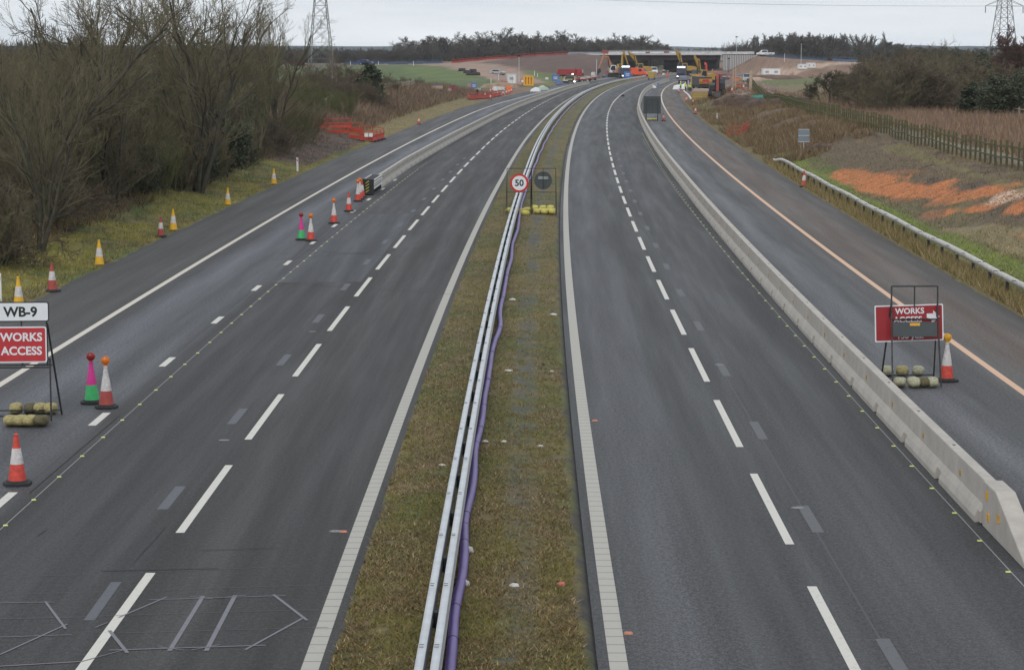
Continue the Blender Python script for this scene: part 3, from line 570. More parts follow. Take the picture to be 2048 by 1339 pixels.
# purple duct lying beside the rail
DP = [(895, 1339), (897, 1310), (899, 1291), (903, 1227), (914, 1187), (922, 1142), (924, 1102), (923, 1062), (926, 1038), (934, 1009), (941, 981), (944, 950), (944, 921), (947, 897), (955, 872), (961, 840), (964.6, 800), (972, 765), (975, 745), (979, 715), (985, 690), (995, 668), (998, 655), (996, 632), (999, 612), (1003, 600), (1008, 570), (1012, 548), (1020, 522), (1022, 493), (1033, 464), (1036, 440), (1041, 409.6), (1049, 387), (1054, 365), (1062, 345), (1075, 316)]
ys = []; xs = []
for p in DP:
    g = G(*p, .1); ys.append(g.y); xs.append(g.x-float(ref(g.y)))
dY = np.array(ys); dS = np.array(xs)
def duct_off(Y):
    a = np.interp(Y, dY, dS); a = (a+np.interp(Y+.35, dY, dS)+np.interp(Y-.35, dY, dS)+np.interp(Y-.7, dY, dS)+np.interp(Y+.7, dY, dS))/5
    return np.where(Y > 135, -2.33+.03*np.sin(Y*.33), a)+.045
dprof = [(.075*math.cos(2*PI*i/14), .075*math.sin(2*PI*i/14)) for i in range(14)]
duct = empty('cable_duct', onroad(-2.3, 25, .1), 0, 'long purple flexible cable duct snaking over the grass right of the twin safety rail', 'duct')
zf_ = lambda Y: HZ(ref(Y)+duct_off(Y), Y)+.055
d1 = unpar(sweep('duct_pipe', dprof, duct_off, 24, 420, PUR, duct, step=.25, zf=zf_), duct); d1.data.polygons.foreach_set('use_smooth', [True]*len(d1.data.polygons))
cm = MB().lathe([(.077, -.045), (.086, -.04), (.086, .04), (.077, .045)], n=14).mesh('coupling', PUR)
cm2 = MB().lathe([(.078, -.012), (.081, 0), (.078, .012)], n=14).mesh('tie', BLK)
for Y, m_ in [(G(903, 1225, .1).y, cm2), (G(923, 1062, .1).y, cm2), (G(924, 1094, .1).y, cm2), (G(926, 1038, .1).y, cm2), (G(947, 897, .1).y, cm2), (G(899, 1291, .1).y, cm2), (G(955, 866, .1).y, cm2), (48.6, cm2), (52.5, cm), (57.3, cm), (62.5, cm), (70, cm), (77, cm)]:
    o = bpy.data.objects.new('coupling', m_); C.objects.link(o); o.parent = duct; o.location = Vector((float(ref(Y)+duct_off(Y)), Y, float(zf_(Y))))-duct.location
    a = math.atan2(float(ref(Y+.2)+duct_off(Y+.2)-ref(Y-.2)-duct_off(Y-.2)), .4); o.rotation_euler = (PI/2, 0, -a)

# ------------------------------------------------------------------ concrete barriers
def barrier_mesh(L, dots, slope=False):
    mb = MB(); n = 3.9/2
    body = [(-.20, .22), (-.125, .34), (-.105, .745), (-.09, .76), (.09, .76), (.105, .745), (.125, .34), (.20, .22)]
    mb.prism(body, -L/2+.008, L/2-.008, 'y')
    mb.prism([(-.25, .0), (-.25, .10), (-.20, .222), (.20, .222), (.25, .10), (.25, 0)], -L/2+.22, L/2-.22, 'y')
    mb.prism([(-.19, .03), (-.19, .222), (.19, .222), (.19, .03)], -L/2+.01, -L/2+.22, 'y'); mb.prism([(-.19, .03), (-.19, .222), (.19, .222), (.19, .03)], L/2-.22, L/2-.01, 'y')
    mb.mi(1)
    for t in dots: mb.box((.114, t, .52), (.02, .09, .09)).box((-.114, t, .52), (.02, .09, .09))
    mb.box((0, L/2-.35, .761), (.05, .12, .006))
    return mb
def bar_run(name, key, Y0, Y1, L, label, group, dots, markers):
    o0 = empty(name, (0, 0, 0), 0, label, 'barrier', group); barrier_mesh(L, dots).build('concrete_unit', [CONC, STEEL], o0, bev=.006)
    if markers:
        for t, z in markers: MB().box((-.125-.03*(z < .4)*1, t, z), (.02, .09, .10)).build('reflector', M('barrier_marker', (.40, .24, .04), .6), o0)
    kk = Kind(o0); Y = Y0; out_ = []
    while Y < Y1:
        Ym = Y+L/2; f = LO[key]; a = math.atan2(float(ref(Ym+1)+f(Ym+1)-ref(Ym-1)-f(Ym-1)), 2)
        kk.put(onroad(float(f(Ym)), Ym), -a); Y += L*math.cos(a)
    return o0
bar_run('concrete_barrier', 'bar_r', 37.1, 560, 3.9, 'grey precast concrete barrier unit in the unbroken line right of the right carriageway', 'right line of concrete barrier units', [], [(.3, .48)])
bar_run('concrete_barrier', 'bar_l', 129.2, 520, 3.9, 'grey precast concrete barrier unit in the curving line on the left carriageway', 'left line of concrete barrier units', [-1.4, -.7, 0, .7, 1.4], None)
e = empty('barrier_end_ramp', onroad(6.83, 37.05), PI - math.atan(dref(36)), 'tapered concrete end unit with yellow reflectors closing the near end of the right barrier', 'barrier')
mb = MB(); poly = [(0, 0), (0, .80), (1.0, .80), (1.9, .52), (3.4, .05), (3.4, 0)]
mb.prism(poly, -.17, .17, 'x'); mb.build('concrete_unit', [CONC], e, bev=.02)
for t, z in ((.35, .6), (.5, .25), (1.3, .4)): MB().box((.178, t, z), (.02, .12, .14)).build('reflector', YLAMP, e)

# ------------------------------------------------------------------ crash cushion at the left barrier's end
p = onroad(float(LO['bar_l'](129)), 129.0); e = empty('crash_cushion', p, -math.atan(dref(129)), 'steel crash cushion with yellow and black chevron nose at the start of the left barrier', 'crash cushion')
for sgn in (-1, 1):
    for z in (.72, .42): MB().prism([(sgn*.30-.03, z-.14), (sgn*.30+.03, z-.1), (sgn*.30-.02, z), (sgn*.30+.03, z+.1), (sgn*.30-.03, z+.14)], -5.6, 0, 'y').build('side_panel', GALVD, e)
mb = MB()
for i in range(6): mb.box((0, -.4-i*1.0, .45), (.56, .07, .8))
mb.build('diaphragm', STEEL, e)
for i in range(5): MB().lathe([(.25, .15), (.25, .82), (.21, .84)], (0, -.9-i*1.0, 0), 12).build('absorber', STEEL, e)
n_ = MB().lathe([(.34, .05), (.34, .9), (.28, .93)], (0, -5.75, 0), 14).build('nose', BLK, e)
for i in range(4): MB().box((-.0, -6.1, .25+i*.17), (.24, .02, .05), M=Matrix.Rotation(R(-35 if i % 2 else -35), 3, 'Y')).build('chevron_stripe', M('chevron_yellow', (.38, .33, .05), .5), n_)
for sgn in (-1, 1): MB().tube((sgn*.2, -5.8, .03), (sgn*.2, .2, .03), .04).build('ground_rail', STEEL, e)

# ------------------------------------------------------------------ cones
def cone_part(z0, z1, m, name, root, sag=0):
    rr = lambda z: .185-.150*(z/.97)
    return MB().lathe([(rr(z0)+(.004 if sag else 0), z0), (rr(z1)+(.004 if sag else 0), z1)], n=20).build(name, m, root, smooth=True)
def make_cone(lo_, mid, top, base=True, lamp=None, split=(.40, .70), zt=.93):
    r = empty('traffic_cone', (0, 0, 0))
    if base:
        mb = MB(); mb.prism([(.27*math.cos(a)*(1.12 if k_ % 2 else 1), .27*math.sin(a)*(1.12 if k_ % 2 else 1)) for k_, a in enumerate([i*PI/4+PI/8*0 for i in range(8)])], 0, .055, 'z'); mb.lathe([(.22, .055), (.195, .085), (.175, .09)], n=20); mb.build('base', BLK, r, bev=.008)
    cone_part(.05, split[0], lo_, 'cone_body', r); cone_part(split[0], split[1], mid, 'sleeve', r, 1); cone_part(split[1], zt, top, 'cone_top', r)
    MB().lathe([(.041, zt-.01), (.047, zt), (.047, zt+.03), (.03, zt+.045)], n=14).build('cap', top, r, smooth=True)
    if lamp:
        case = MB(); case.box((0, 0, zt+.06), (.075, .055, .10)).build('lamp_case', lamp[1], r, bev=.01)
        L_ = MB(); vs = [( .10, -.032), (.10, .032)]
        q = MB(); q.add([(.10*math.cos(2*PI*i/18), s_, .10*math.sin(2*PI*i/18)+zt+.17) for s_ in (-.035, .035) for i in range(18)], [tuple(range(18)), tuple(range(18, 36))[::-1]]+[(i, i+18, (i+1) % 18+18, (i+1) % 18) for i in range(18)]); lp = q.build('lamp', lamp[1], r)
        q = MB(); q.add([(rr*math.cos(2*PI*i/18), -.035-b, rr*math.sin(2*PI*i/18)+zt+.17) for rr, b in ((.088, .002), (.06, .028), (.02, .036)) for i in range(18)], [tuple(range(36, 54))]+[(k*18+i, k*18+(i+1) % 18, (k+1)*18+(i+1) % 18, (k+1)*18+i) for k in range(2) for i in range(18)]); q.build('lens', lamp[0], lp, smooth=True)
    return Kind(r)
CK = {'red': make_cone(REDC, WHC, REDC), 'dred': make_cone(REDD, WHC, REDD), 'yel': make_cone(YELC, WHC, YELC, base=False, split=(.34, .66)), 'amb': make_cone(REDC, WHC, WHC, lamp=(LENA, M('lamp_amber_case', (.5, .12, .02), .5))),
      'ambd': make_cone(REDD, WHC, WHC, lamp=(LENA, M('lamp_amber_case', (.5, .12, .02), .5))), 'pin': make_cone(GRNC, PNKC, PNKC, lamp=(LENR, M('lamp_red_case', (.3, .03, .03), .5)), split=(.44, .80)), 'ylw': make_cone(REDC, WHC, WHC, lamp=(YLAMP, YLAMP))}
def cone(k, px, py, label, sc=1.0, rz=None, group='traffic cones', z=None):
    p = G(px, py, z); p.z = max(p.z, 0)+.002
    return CK[k].put(p, rz if rz is not None else random.uniform(-.5, .5), label, group, sc, 'traffic cone')
cone('red', 35, 968, 'red and white cone with wide black base nearest the camera below the WB-9 sign', z=0, rz=.2)
cone('pin', 184, 806, 'nearer pink over green cone with red lamp, beside the dirty amber lamp cone', rz=0, z=0)
cone('ambd', 213, 815, 'dirty red and white cone with amber lamp, right of the works access sign', rz=.1, z=0)
cone('yel', 38, 616, 'yellow and white cone on the grass just behind the top of the WB-9 sign')
cone('dred', 105, 583, 'faded red cone on the left kerb between two yellow cones near the WB-9 sign', z=0)
cone('yel', 199, 531, 'yellow and white cone standing alone on the grass left of the hard shoulder')
cone('dred', 322, 474, 'red and white cone on the left road edge close beside a yellow cone', .9)
cone('yel', 347, 461, 'yellow and white cone just behind a red one on the left verge')
cone('yel', 456, 411, 'yellow and white cone alone beyond the red and yellow pair on the left verge', .95)
cone('yel', 548, 369, 'farthest yellow and white cone on the left verge grass')
cone('pin', 603, 480, 'pink over green cone with dark red lamp in the farther pair, left carriageway', rz=0, z=0)
cone('amb', 622, 482, 'bright red and white amber lamp cone touching the farther pink and green cone', rz=0, z=0)
cone('amb', 668, 447, 'amber lamp cone standing by itself between the farther pair and the crash cushion', rz=0, z=0)
cone('red', 698, 423, 'plain red and white cone without lamp just before the group at the crash cushion', z=0)
cone('amb', 716, 403, 'front amber lamp cone of the row pushed against the crash cushion', rz=0, z=0)
cone('amb', 720, 399, 'second cone of the overlapping row at the crash cushion', rz=0, z=0)
cone('red', 724, 395, 'rear cone of the overlapping row, right against the chevron nose', z=0)
cone('red', 838, 249, 'tiny red and white cone on the left kerb beyond the red pedestrian barriers', .9)
cone('ylw', 1893, 762, 'red and white cone with yellow lamp right of the red works access board', rz=.4, z=0)
cone('red', 1608, 374, 'red and white cone on the hard shoulder edge against the white roadside rail', z=0)
cone('red', 1327, 242, 'red and white cone standing beside the big grey backed board', .95, z=0)
for i, (x, y, l) in enumerate([(1391, 228, 'nearest'), (1386, 209, 'second'), (1373, 204, 'third'), (1358, 186, 'fourth')]): cone('red', x, y, l+' red and white cone along the right edge of the road by the works site', .95 if i else 1.0)
for x, y, l in [(1464, 186, 'red and white cone on red soil right of the red excavator'), (1472, 174, 'cone behind the netting in the right hand works area'), (1487, 180, 'rightmost cone on the soil of the right hand works area')]: cone('red', x, y, l, 1.0)
for i, (x, y) in enumerate([(938, 199), (970, 195), (981, 199), (995, 192), (1006, 191), (1013, 189.5), (1018, 187.5), (1023, 185.5), (981, 186), (985, 184)]): cone('red', x, y, 'small red and white cone clustered on bare soil left of the bend', 1.0, group='cones clustered by the left works')
for i in range(9): cone('red', 1149+i*4.6, 164.5-i*.55, 'tiny cone in the row behind the dark truck on the far left', 1.0, group='cones in the far row', z=0)

# ------------------------------------------------------------------ sandbags
def bag_mesh(seed, m, L=.50, W_=.31, H=.25):
    rg = random.Random(seed); mb = MB(); n, k = 10, 7; vs = []
    for j in range(k+1):
        t = j/k; x = (t-.5)*L; e_ = max(.18, math.sin(PI*min(max(t, .0), 1))**.45)
        for i in range(n):
            a = 2*PI*i/n; rr = 1+rg.uniform(-.07, .07)
            ca = math.copysign(abs(math.cos(a))**.6, math.cos(a)); sa = math.copysign(abs(math.sin(a))**.6, math.sin(a)); cr_ = 1-.14*math.exp(-((t-.5)/.10)**2)*(sa > 0); vs.append((x, ca*W_/2*e_*rr, H/2+sa*H/2*e_*rr*cr_))
    fs = [(j*n+i, j*n+(i+1) % n, (j+1)*n+(i+1) % n, (j+1)*n+i) for j in range(k) for i in range(n)]+[tuple(range(n))[::-1], tuple(range(k*n, (k+1)*n))]
    mb.add(vs, fs); me = mb.mesh('sandbag', m); me.polygons.foreach_set('use_smooth', [True]*len(fs)); return me
BAGM = {}
def bag(px, py, kind, label, group, z=0, rz=PI/2, scale=1.0, dz=0):
    m = {'o': SANDO, 'y': SANDY, 'g': SANDG, 'd': SANDD}[kind]; key = (kind, random.randint(0, 2))
    if key not in BAGM: BAGM[key] = bag_mesh(hash(key[1])+3, m)
    o = bpy.data.objects.new('sandbag', BAGM[key]); C.objects.link(o); p = G(px, py, z); o.location = (p.x, p.y, (p.z if z is not None else max(p.z, 0))+dz+.01); o.rotation_euler = (random.uniform(-.1, .1), random.uniform(-.1, .1), rz+random.uniform(-.25, .25)); o.scale = (scale,)*3
    return tag(o, label, 'sandbag', group)
ORD = ['first', 'second', 'third', 'fourth', 'fifth', 'sixth']
for i, (x, k_) in enumerate([(22, 'o'), (41, 'o'), (61, 'o'), (83, 'd')]): bag(x, 852, k_, f'{"dark" if k_=="d" else "yellow olive"} sandbag, {ORD[i]} from the left in the front row under the WB-9 sign', 'sandbags under the WB-9 sign', rz=1.45)
for i, (x, k_) in enumerate([(33, 'o'), (62, 'd'), (80, 'o'), (101, 'o')]): bag(x, 827, k_, f'{"dark" if k_=="d" else "olive"} sandbag, {ORD[i]} from the left in the rear row under the WB-9 sign', 'sandbags under the WB-9 sign', rz=1.5)
for i, (x, k_) in enumerate([(1774, 'g'), (1804, 'o'), (1836, 'g')]): bag(x, 751, k_, f'pale olive sandbag, {ORD[i]} from the left in the rear row under the red access board', 'sandbags under the red access board', rz=1.5)
for i, (x, k_) in enumerate([(1800, 'g'), (1828, 'g'), (1846, 'd'), (1865, 'g')]): bag(x, 774, k_, f'{"dark green" if k_=="d" else "pale"} sandbag, {ORD[i]} from the left in the front row under the red access board', 'sandbags under the red access board', rz=1.6)
for i, x in enumerate([1074, 1082, 1090, 1099, 1105]): bag(x, 429-(i % 2), 'y', f'bright yellow sandbag, {ORD[i]} from the left under the round sign seen from behind', 'yellow sandbags in the central reservation', z=.08, rz=1.5, scale=1.2)
for i, x in enumerate([1070, 1086, 1101]): bag(x, 422, 'y', f'bright yellow sandbag, {ORD[i]} from the left of the rear row behind the round sign', 'yellow sandbags in the central reservation', z=.08, rz=1.5, scale=1.2)
for i, (x, y) in enumerate([(1020, 425), (1044, 427), (1050, 431), (1055, 424)]): bag(x, y, 'y', ['yellow sandbag left of the rail under the 50 sign', 'yellow sandbag against the right side of the rail under the 50 sign', 'lowest yellow sandbag of the heap right of the rail', 'outer yellow sandbag beside the purple duct under the 50 sign'][i], 'yellow sandbags in the central reservation', z=.08, rz=random.uniform(0, 2))
for i, x in enumerate([1296, 1301, 1307, 1312]): bag(x, 241.5, 'y', f'yellow sandbag, {ORD[i]} from the left under the big grey board', 'sandbags under the big grey board', rz=1.5, scale=1.1)

# ------------------------------------------------------------------ temporary signs
def frame(mb, x0, x1, z0, z1, lean=0, y0=0, th=.035, bars=()):
    f = lambda z: y0+lean*(z)
    for x in (x0, x1): mb.beam((x, f(z0), z0), (x, f(z1), z1), th, th)
    for z in list(bars)+[z1-th/2]: mb.beam((x0+th/2, f(z), z), (x1-th/2, f(z), z), th, th)
# WB-9 sign
p = G(48, 842, 0); e = empty('sign_stand', p, R(4), 'white WB-9 plate above red WORKS ACCESS board on a steel trestle at the left edge', 'sign')
mb = MB(); frame(mb, -.60, .60, 0, 1.40, .04, 0, bars=(.12, 1.2)); mb.build('front_frame', STEEL, e)
mb = MB()
for sx in (-1, 1): mb.beam((sx*.56, .07, 2.18), (sx*.72, .85, 0), .035, .035)
mb.beam((-.71, .78, .12), (.71, .78, .12), .03, .03); mb.beam((-.60, .42, 1.2), (.60, .42, 1.2), .03, .03); mb.build('rear_leg', STEEL, e)
mb = MB()
for sx in (-.55, 0, .55): mb.beam((sx, .045, 1.25), (sx, .045, 2.55), .03, .03)
mb.build('mast', STEEL, e)
def rrect(w, h, r, n=4):
    return [(cx+r*math.cos(a0+i*PI/2/n), cy+r*math.sin(a0+i*PI/2/n)) for cx, cy, a0 in ((w/2-r, h/2-r, 0), (-w/2+r, h/2-r, PI/2), (-w/2+r, -h/2+r, PI), (w/2-r, -h/2+r, 3*PI/2)) for i in range(n+1)]
def plate(w, h, t, name, m, parent, loc, rot=(0, 0, 0), r=.05):
    mb = MB(); mb.prism([(a, b) for a, b in rrect(w, h, r)], -t, 0, 'y'); o = mb.build(name, m, parent); o.location = loc; o.rotation_euler = rot; return o
q = plate(1.24, .44, .012, 'number_plate', SBLK, e, (0, -.02, 2.45), (R(-2), 0, 0)); plate(1.19, .39, .004, 'plate_face', SWH, q, (0, -.0125, 0), r=.04); text('lettering', 'WB-9', .30, SBLK, q, (0, -.0185, -.01), bold=.009)
q = plate(1.10, .80, .012, 'board', SWH, e, (0, -.02, 1.72), (R(-2), 0, 0)); plate(1.04, .74, .004, 'board_face', SRED, q, (0, -.0125, 0), r=.03)
text('lettering', 'WORKS', .255, SWH, q, (0, -.0185, .16), bold=.007); text('lettering', 'ACCESS', .255, SWH, q, (0, -.0185, -.145), bold=.007)
# red works access board seen through its trestle
p = G(1832, 772, 0); e = empty('sign_stand', p, R(2), 'red WORKS ACCESS 150 yds board with arrow, crossed by a dark plate', 'sign')
mb = MB()
for sx in (-1, 1): mb.beam((sx*.60, -.1, 0), (sx*.57, .36, 1.75), .035, .035); mb.beam((sx*.57, .36, 1.75), (sx*.57, .42, 2.42), .035, .035)
mb.beam((-.57, .42, 2.42), (.57, .42, 2.42), .035, .035); mb.beam((0, .42, 2.40), (0, .40, 1.9), .03, .03); mb.beam((-.60, -.06, .12), (.60, -.06, .12), .03, .03); mb.build('front_frame', STEEL, e)
mb = MB()
for sx in (-1, 1): mb.beam((sx*.57, .40, 2.0), (sx*.66, 1.0, 0), .035, .035)
mb.beam((-.65, .96, .14), (.65, .96, .14), .03, .03); mb.beam((-.58, .45, 1.6), (.58, .45, 1.6), .03, .03); mb.build('rear_leg', STEEL, e)
q = plate(1.70, .90, .012, 'board', SWH, e, (-.10, .50, 1.50), (R(-4), R(-1.5), 0), r=.03); plate(1.64, .84, .004, 'board_face', DRED, q, (0, -.0125, 0), r=.02)
text('lettering', 'WORKS', .20, SWH, q, (.02, -.019, .29), bold=.005); text('lettering', 'ACCESS', .20, SWH, q, (-.03, -.019, .08), bold=.005); text('lettering', '150 yds.', .20, SWH, q, (.02, -.019, -.32), bold=.005)
mb = MB(); mb.prism([(.44, .22), (.60, .22), (.60, .30), (.76, .14), (.60, -.0), (.60, .06), (.68, -.30), (.56, -.34), (.56, .08), (.44, .12)], -.019, -.0165, 'y'); mb.build('arrow', SWH, q)
q = plate(1.08, .36, .03, 'cover_plate', GREYP, e, (-.02, .20, 1.38), (R(-12), 0, 0), r=.01); plate(.25, .07, .004, 'label', YLAMP, q, (.0, -.031, .12), r=.005)
for z_ in (.13, .11): pass
# 50 sign and the back of the other speed sign
def round_sign(px, label, front):
    p = G(px, 431, .08); e = empty('sign_stand', p, 0, label, 'sign'); mb = MB(); frame(mb, -.60, .60, 0, 2.33, .0, 0, .03, bars=(1.15,)); mb.build('front_frame', STEEL, e)
    mb = MB()
    for sx in (-1, 1): mb.beam((sx*.60, .04, 2.0), (sx*.66, .75, 0), .025, .025)
    mb.build('rear_leg', STEEL, e); n = 32; c = lambda r: [(r*math.cos(2*PI*i/n), r*math.sin(2*PI*i/n)) for i in range(n)]
    if front:
        d = MB().prism(c(.455), -.012, 0, 'y').build('disc', M('sign_ring_red', (.55, .02, .02), .4), e); d.location = (0, -.03, 1.60); MB().prism(c(.355), -.016, -.0125, 'y').build('disc_face', SWH, d)
        text('lettering', '50', .44, SBLK, d, (0, -.019, -.01), bold=.012)
    else:
        d = MB().prism(c(.44), 0, .012, 'y').build('disc', GREYP, e); d.location = (-.02, .03, 1.72); MB().box((0, -.02, .13), (.5, .03, .14)).build('strap', M('pale_strap', (.25, .27, .27), .6), d); MB().beam((0, -.03, -.42), (0, -.03, .62), .03, .03).build('stiffener', STEEL, d)
    return e
round_sign(1038.5, 'round white 50 sign with red ring on a thin stand over the central rail', True)
round_sign(1087, 'dark grey back of a round sign on a thin stand weighted by yellow sandbags', False)
# large grey board seen from behind
p = G(1304, 243, 0); e = empty('sign_stand', p, 0, 'large square dark grey back of a board on two legs beside the right barrier', 'sign')
q = plate(1.98, 1.98, .03, 'board', GREYP, e, (0, 0, 1.88), r=.02); mb = MB(); frame(mb, -.62, .62, -.6, .62, 0, -.05, .04, bars=()); mb.beam((0, -.05, -.6), (0, -.05, .6), .04, .04); mb.beam((-.6, -.05, 0), (.6, -.05, 0), .03, .03); mb.build('stiffener', STEEL, q)
mb = MB()
for sx in (-.66, .66): mb.beam((sx, -.06, 0), (sx, -.06, 2.4), .05, .05); mb.beam((sx, .9, 0), (sx, 0, 1.6), .05, .05)
mb.build('leg', STEEL, e)
# permanent sign on the right bank, back view
p = G(1607, 303); e = empty('direction_sign', p, 0, 'grey ribbed back of a small square sign on a post on the right bank', 'sign'); h_ = CH+(98-257)*p.y/4393-p.z
q = plate(.86, .98, .02, 'board', M('sign_back_grey', (.19, .23, .26), .5), e, (0, -.05, h_-.5), r=.04); mb = MB()
for z in (-.47, 0, .47): mb.box((0, -.03, z), (.84, .02, .05))
mb.build('rib', GALV, q); MB().tube((0, 0, -.2), (0, 0, h_), .045, n=10).build('post', GALV, e)
# marker posts
MKm = MB().prism([(-.06, -.2), (.06, -.2), (.06, .9), (-.06, .95)], -.03, .03, 'y').mesh('marker_post', WHP)
def marker(px, py, label, sc=1.0):
    e = empty('marker_post', G(px, py), 0, label, 'marker post', 'white marker posts'); e.scale = (sc,)*3; o = bpy.data.objects.new('post', MKm); C.objects.link(o); o.parent = e; MB().box((0, -.035, .75), (.07, .01, .14)).build('reflector', REDC, e)
marker(595, 343, 'white marker post on the left verge just beyond the last yellow cone'); marker(1434, 243, 'white marker post in the brown scrub left of the red barrier on the right'); marker(0, 603, 'white marker post at the very left edge of the grass bank')

# ------------------------------------------------------------------ red plastic pedestrian barriers
def ped(L=2.0, m=BAR):
    r = empty('pedestrian_barrier', (0, 0, 0)); mb = MB()
    for x in (-L/2+.03, L/2-.03): mb.beam((x, 0, .02), (x, 0, 1.02), .05, .05)
    for z in (1.0, .16): mb.beam((-L/2, 0, z), (L/2, 0, z), .05, .06)
    mb.beam((-L/2, 0, .62), (L/2, 0, .62), .035, .035); n = 14
    mb.build('frame', m, r); mb = MB()
    for i in range(n): mb.beam((-L/2+(i+.5)*L/n, 0, .16), (-L/2+(i+.5)*L/n, 0, .62), .018, .018)
    mb.build('bars', m, r); MB().box((0, 0, .28), (L-.1, .03, .2)).build('kick_panel', m, r)
    for x in (-L/2+.2, L/2-.2): MB().box((x, 0, .04), (.1, .5, .06)).build('foot', BLK, r)
    return Kind(r)
PB = ped()
def ped_run(pts, label, group, kind=PB, zadd=0):
    out_ = []
    for a, b in zip(pts, pts[1:]):
        a = Vector(a[:]); b = Vector(b[:]); d = b-a; n = max(1, round(d.length/2.05)); 
        for i in range(n):
            c = a+d*((i+.5)/n); c.z = max(float(HZ(c.x, c.y)), 0)+zadd; o = kind.put(c, math.atan2(d.y, d.x), label if n*len(pts) > 3 else label, group, (d.length/n/2.0, 1, 1), 'barrier'); out_.append(o)
    return out_
A_ = [G(609, 258), G(652, 263), G(698, 276), G(746, 284)]; D_ = [G(746, 284), G(768, 279)]; E_ = [G(768, 279), G(702, 264), G(655, 253), G(609, 252)]
ped_run(A_, 'red plastic barrier panel in the front row on the left bank', 'front row of red pedestrian barriers on the left bank')
ped_run(D_, 'red plastic barrier panel closing the road end of the enclosure', 'end of the red barrier enclosure')
ped_run(E_, 'red plastic barrier panel in the back row of the enclosure on the left bank', 'back row of red pedestrian barriers on the left bank')
for i, x in enumerate((733, 742)): p = G(x, 284); tag(plate(.34, .34, .01, 'notice', SWH, None, (p.x+.0, p.y-.12, p.z+.62)), ['left white notice tied to the front red barrier', 'right white notice tied to the front red barrier'][i], 'notice', 'white notices on the red barrier')
ped_run([G(1455, 273), G(1482, 273), G(1498, 262)], 'orange red barrier panel lying askew in the scrub on the right bank', 'red barriers on the right bank')
ped_run([G(935, 199), G(975, 197), G(1002, 192)], 'red barrier panel round the cones at the far left works', 'red barriers by the far left works')
ped_run([G(1000, 170), G(1015, 168)], 'red barrier panel beside the white cabin', 'red barriers by the white cabin')

# ------------------------------------------------------------------ litter, studs and small marks
def lump(name, px, py, d, m, label, cat, z=None, group=None, seed=0, dz=0):
    rg = random.Random(seed+int(px)); mb = MB(); n = 7; pts = [(d[0]/2*math.cos(2*PI*i/n)*rg.uniform(.6, 1.1), d[1]/2*math.sin(2*PI*i/n)*rg.uniform(.6, 1.1)) for i in range(n)]
    vs = [(x, y, 0) for x, y in pts]+[(x*.75, y*.75, d[2]*rg.uniform(.6, 1)) for x, y in pts]+[(rg.uniform(-.1, .1)*d[0], 0, d[2]*1.2)]
    mb.add(vs, [tuple(range(n))[::-1]]+[(i, (i+1) % n, n+(i+1) % n, n+i) for i in range(n)]+[(n+i, n+(i+1) % n, 2*n) for i in range(n)])
    o = mb.build(name, m); p = G(px, py, z); o.location = (p.x, p.y, max(p.z, 0)+dz); return tag(o, label, cat, group)
lump('litter', 937, 1103, (.2, .15, .08), LITT, 'crumpled white rubbish touching the purple duct, upper of two', 'litter'); lump('litter', 932, 1170, (.15, .15, .08), LITT, 'small white cup beside the purple duct, lower of two', 'litter'); lump('litter', 1028, 1172, (.2, .12, .04), LITT, 'flat white paper scrap in the middle of the central reservation', 'litter'); lump('litter', 1123, 1169, (.18, .12, .04), LITR, 'small red and white wrapper near the right of the central grass', 'litter')
lump('litter', 1024, 600, (.26, .2, .05), LITT, 'torn white scrap beside the rail in the middle distance', 'litter'); lump('litter', 1107, 630, (.26, .2, .05), LITT, 'torn white scrap on the right half of the central grass', 'litter'); lump('litter', 1017, 742, (.28, .2, .03), LITT, 'narrow white scrap between the rail and the gravel strip', 'litter'); lump('litter', 1674, 270, (.5, .4, .15), LITT, 'white rag in the scrub right of the square sign', 'litter')
for i, (x, y) in enumerate([(970, 883), (1008, 884), (1080, 892), (1104, 743), (884, 930)]): lump('litter', x, y, (.16, .11, .03), LITT, 'tiny white paper scrap in the central grass', 'litter', group='tiny paper scraps')
for i, (x, y, l) in enumerate([(1257, 1266, 'orange reflecting stud at the foot of the right carriageway'), (1190, 841, 'orange reflecting stud farther up the right carriageway edge'), (687, 1063, 'orange stud beside the left carriageway edge line')]):
    o = MB().box((0, 0, .012), (.13, .09, .024), taper=.7).build('road_stud', M('stud_orange', (.45, .16, .08), .5)); o.location = G(x, y, 0); tag(o, l, 'road stud')
for i, (x, y, l) in enumerate([(448, 880, 'pale worn cat eye setting left of the nearest left lane line'), (1595, 1015, 'pale cat eye setting right of the right lane line'), (1438, 729, 'farther pale cat eye setting right of the lane line'), (625, 663, 'pale cat eye setting between left lane dashes'), (672, 1062, 'pale scuffed mark by the left edge line')]):
    V, F = [], []; c = G(x, y, 0); n = 12; V = np.array([(c.x+.12*math.cos(2*PI*i/n), c.y+.10*math.sin(2*PI*i/n), .0065) for i in range(n)]); npmesh('stud_setting', V, np.arange(n)[None, :], M('stud_setting', (.20, .205, .205), .8, var=.3, scale=20), parent=roadL if x < 1000 else roadR)
stud = tag(MB().box((0, 0, .009), (.085, .05, .018), taper=.8).build('road_stud', M('stud_yellow', (.62, .66, .20), .5)), 'yellow temporary road stud', 'road stud', 'studs'); SK = Kind(stud)
Y = G(8, 1051, 0).y
while Y < 150: SK.put(onroad(-10.28, Y, .005), 0, 'small yellow temporary stud in the evenly spaced row across the left carriageway', 'yellow studs on the left carriageway'); Y += 2.16
Y = G(2009.5, 1144, 0).y
while Y < 215: SK.put(onroad(6.37+.6*max(0, (Y-60)/300), Y, .005), 0, 'small yellow temporary stud in the evenly spaced row beside the right barrier', 'yellow studs beside the right barrier'); Y += 2.2
lump('debris', 1246, 193, (.9, .7, .3), BLK, 'black bit of debris lying on the far right carriageway', 'debris', z=0)
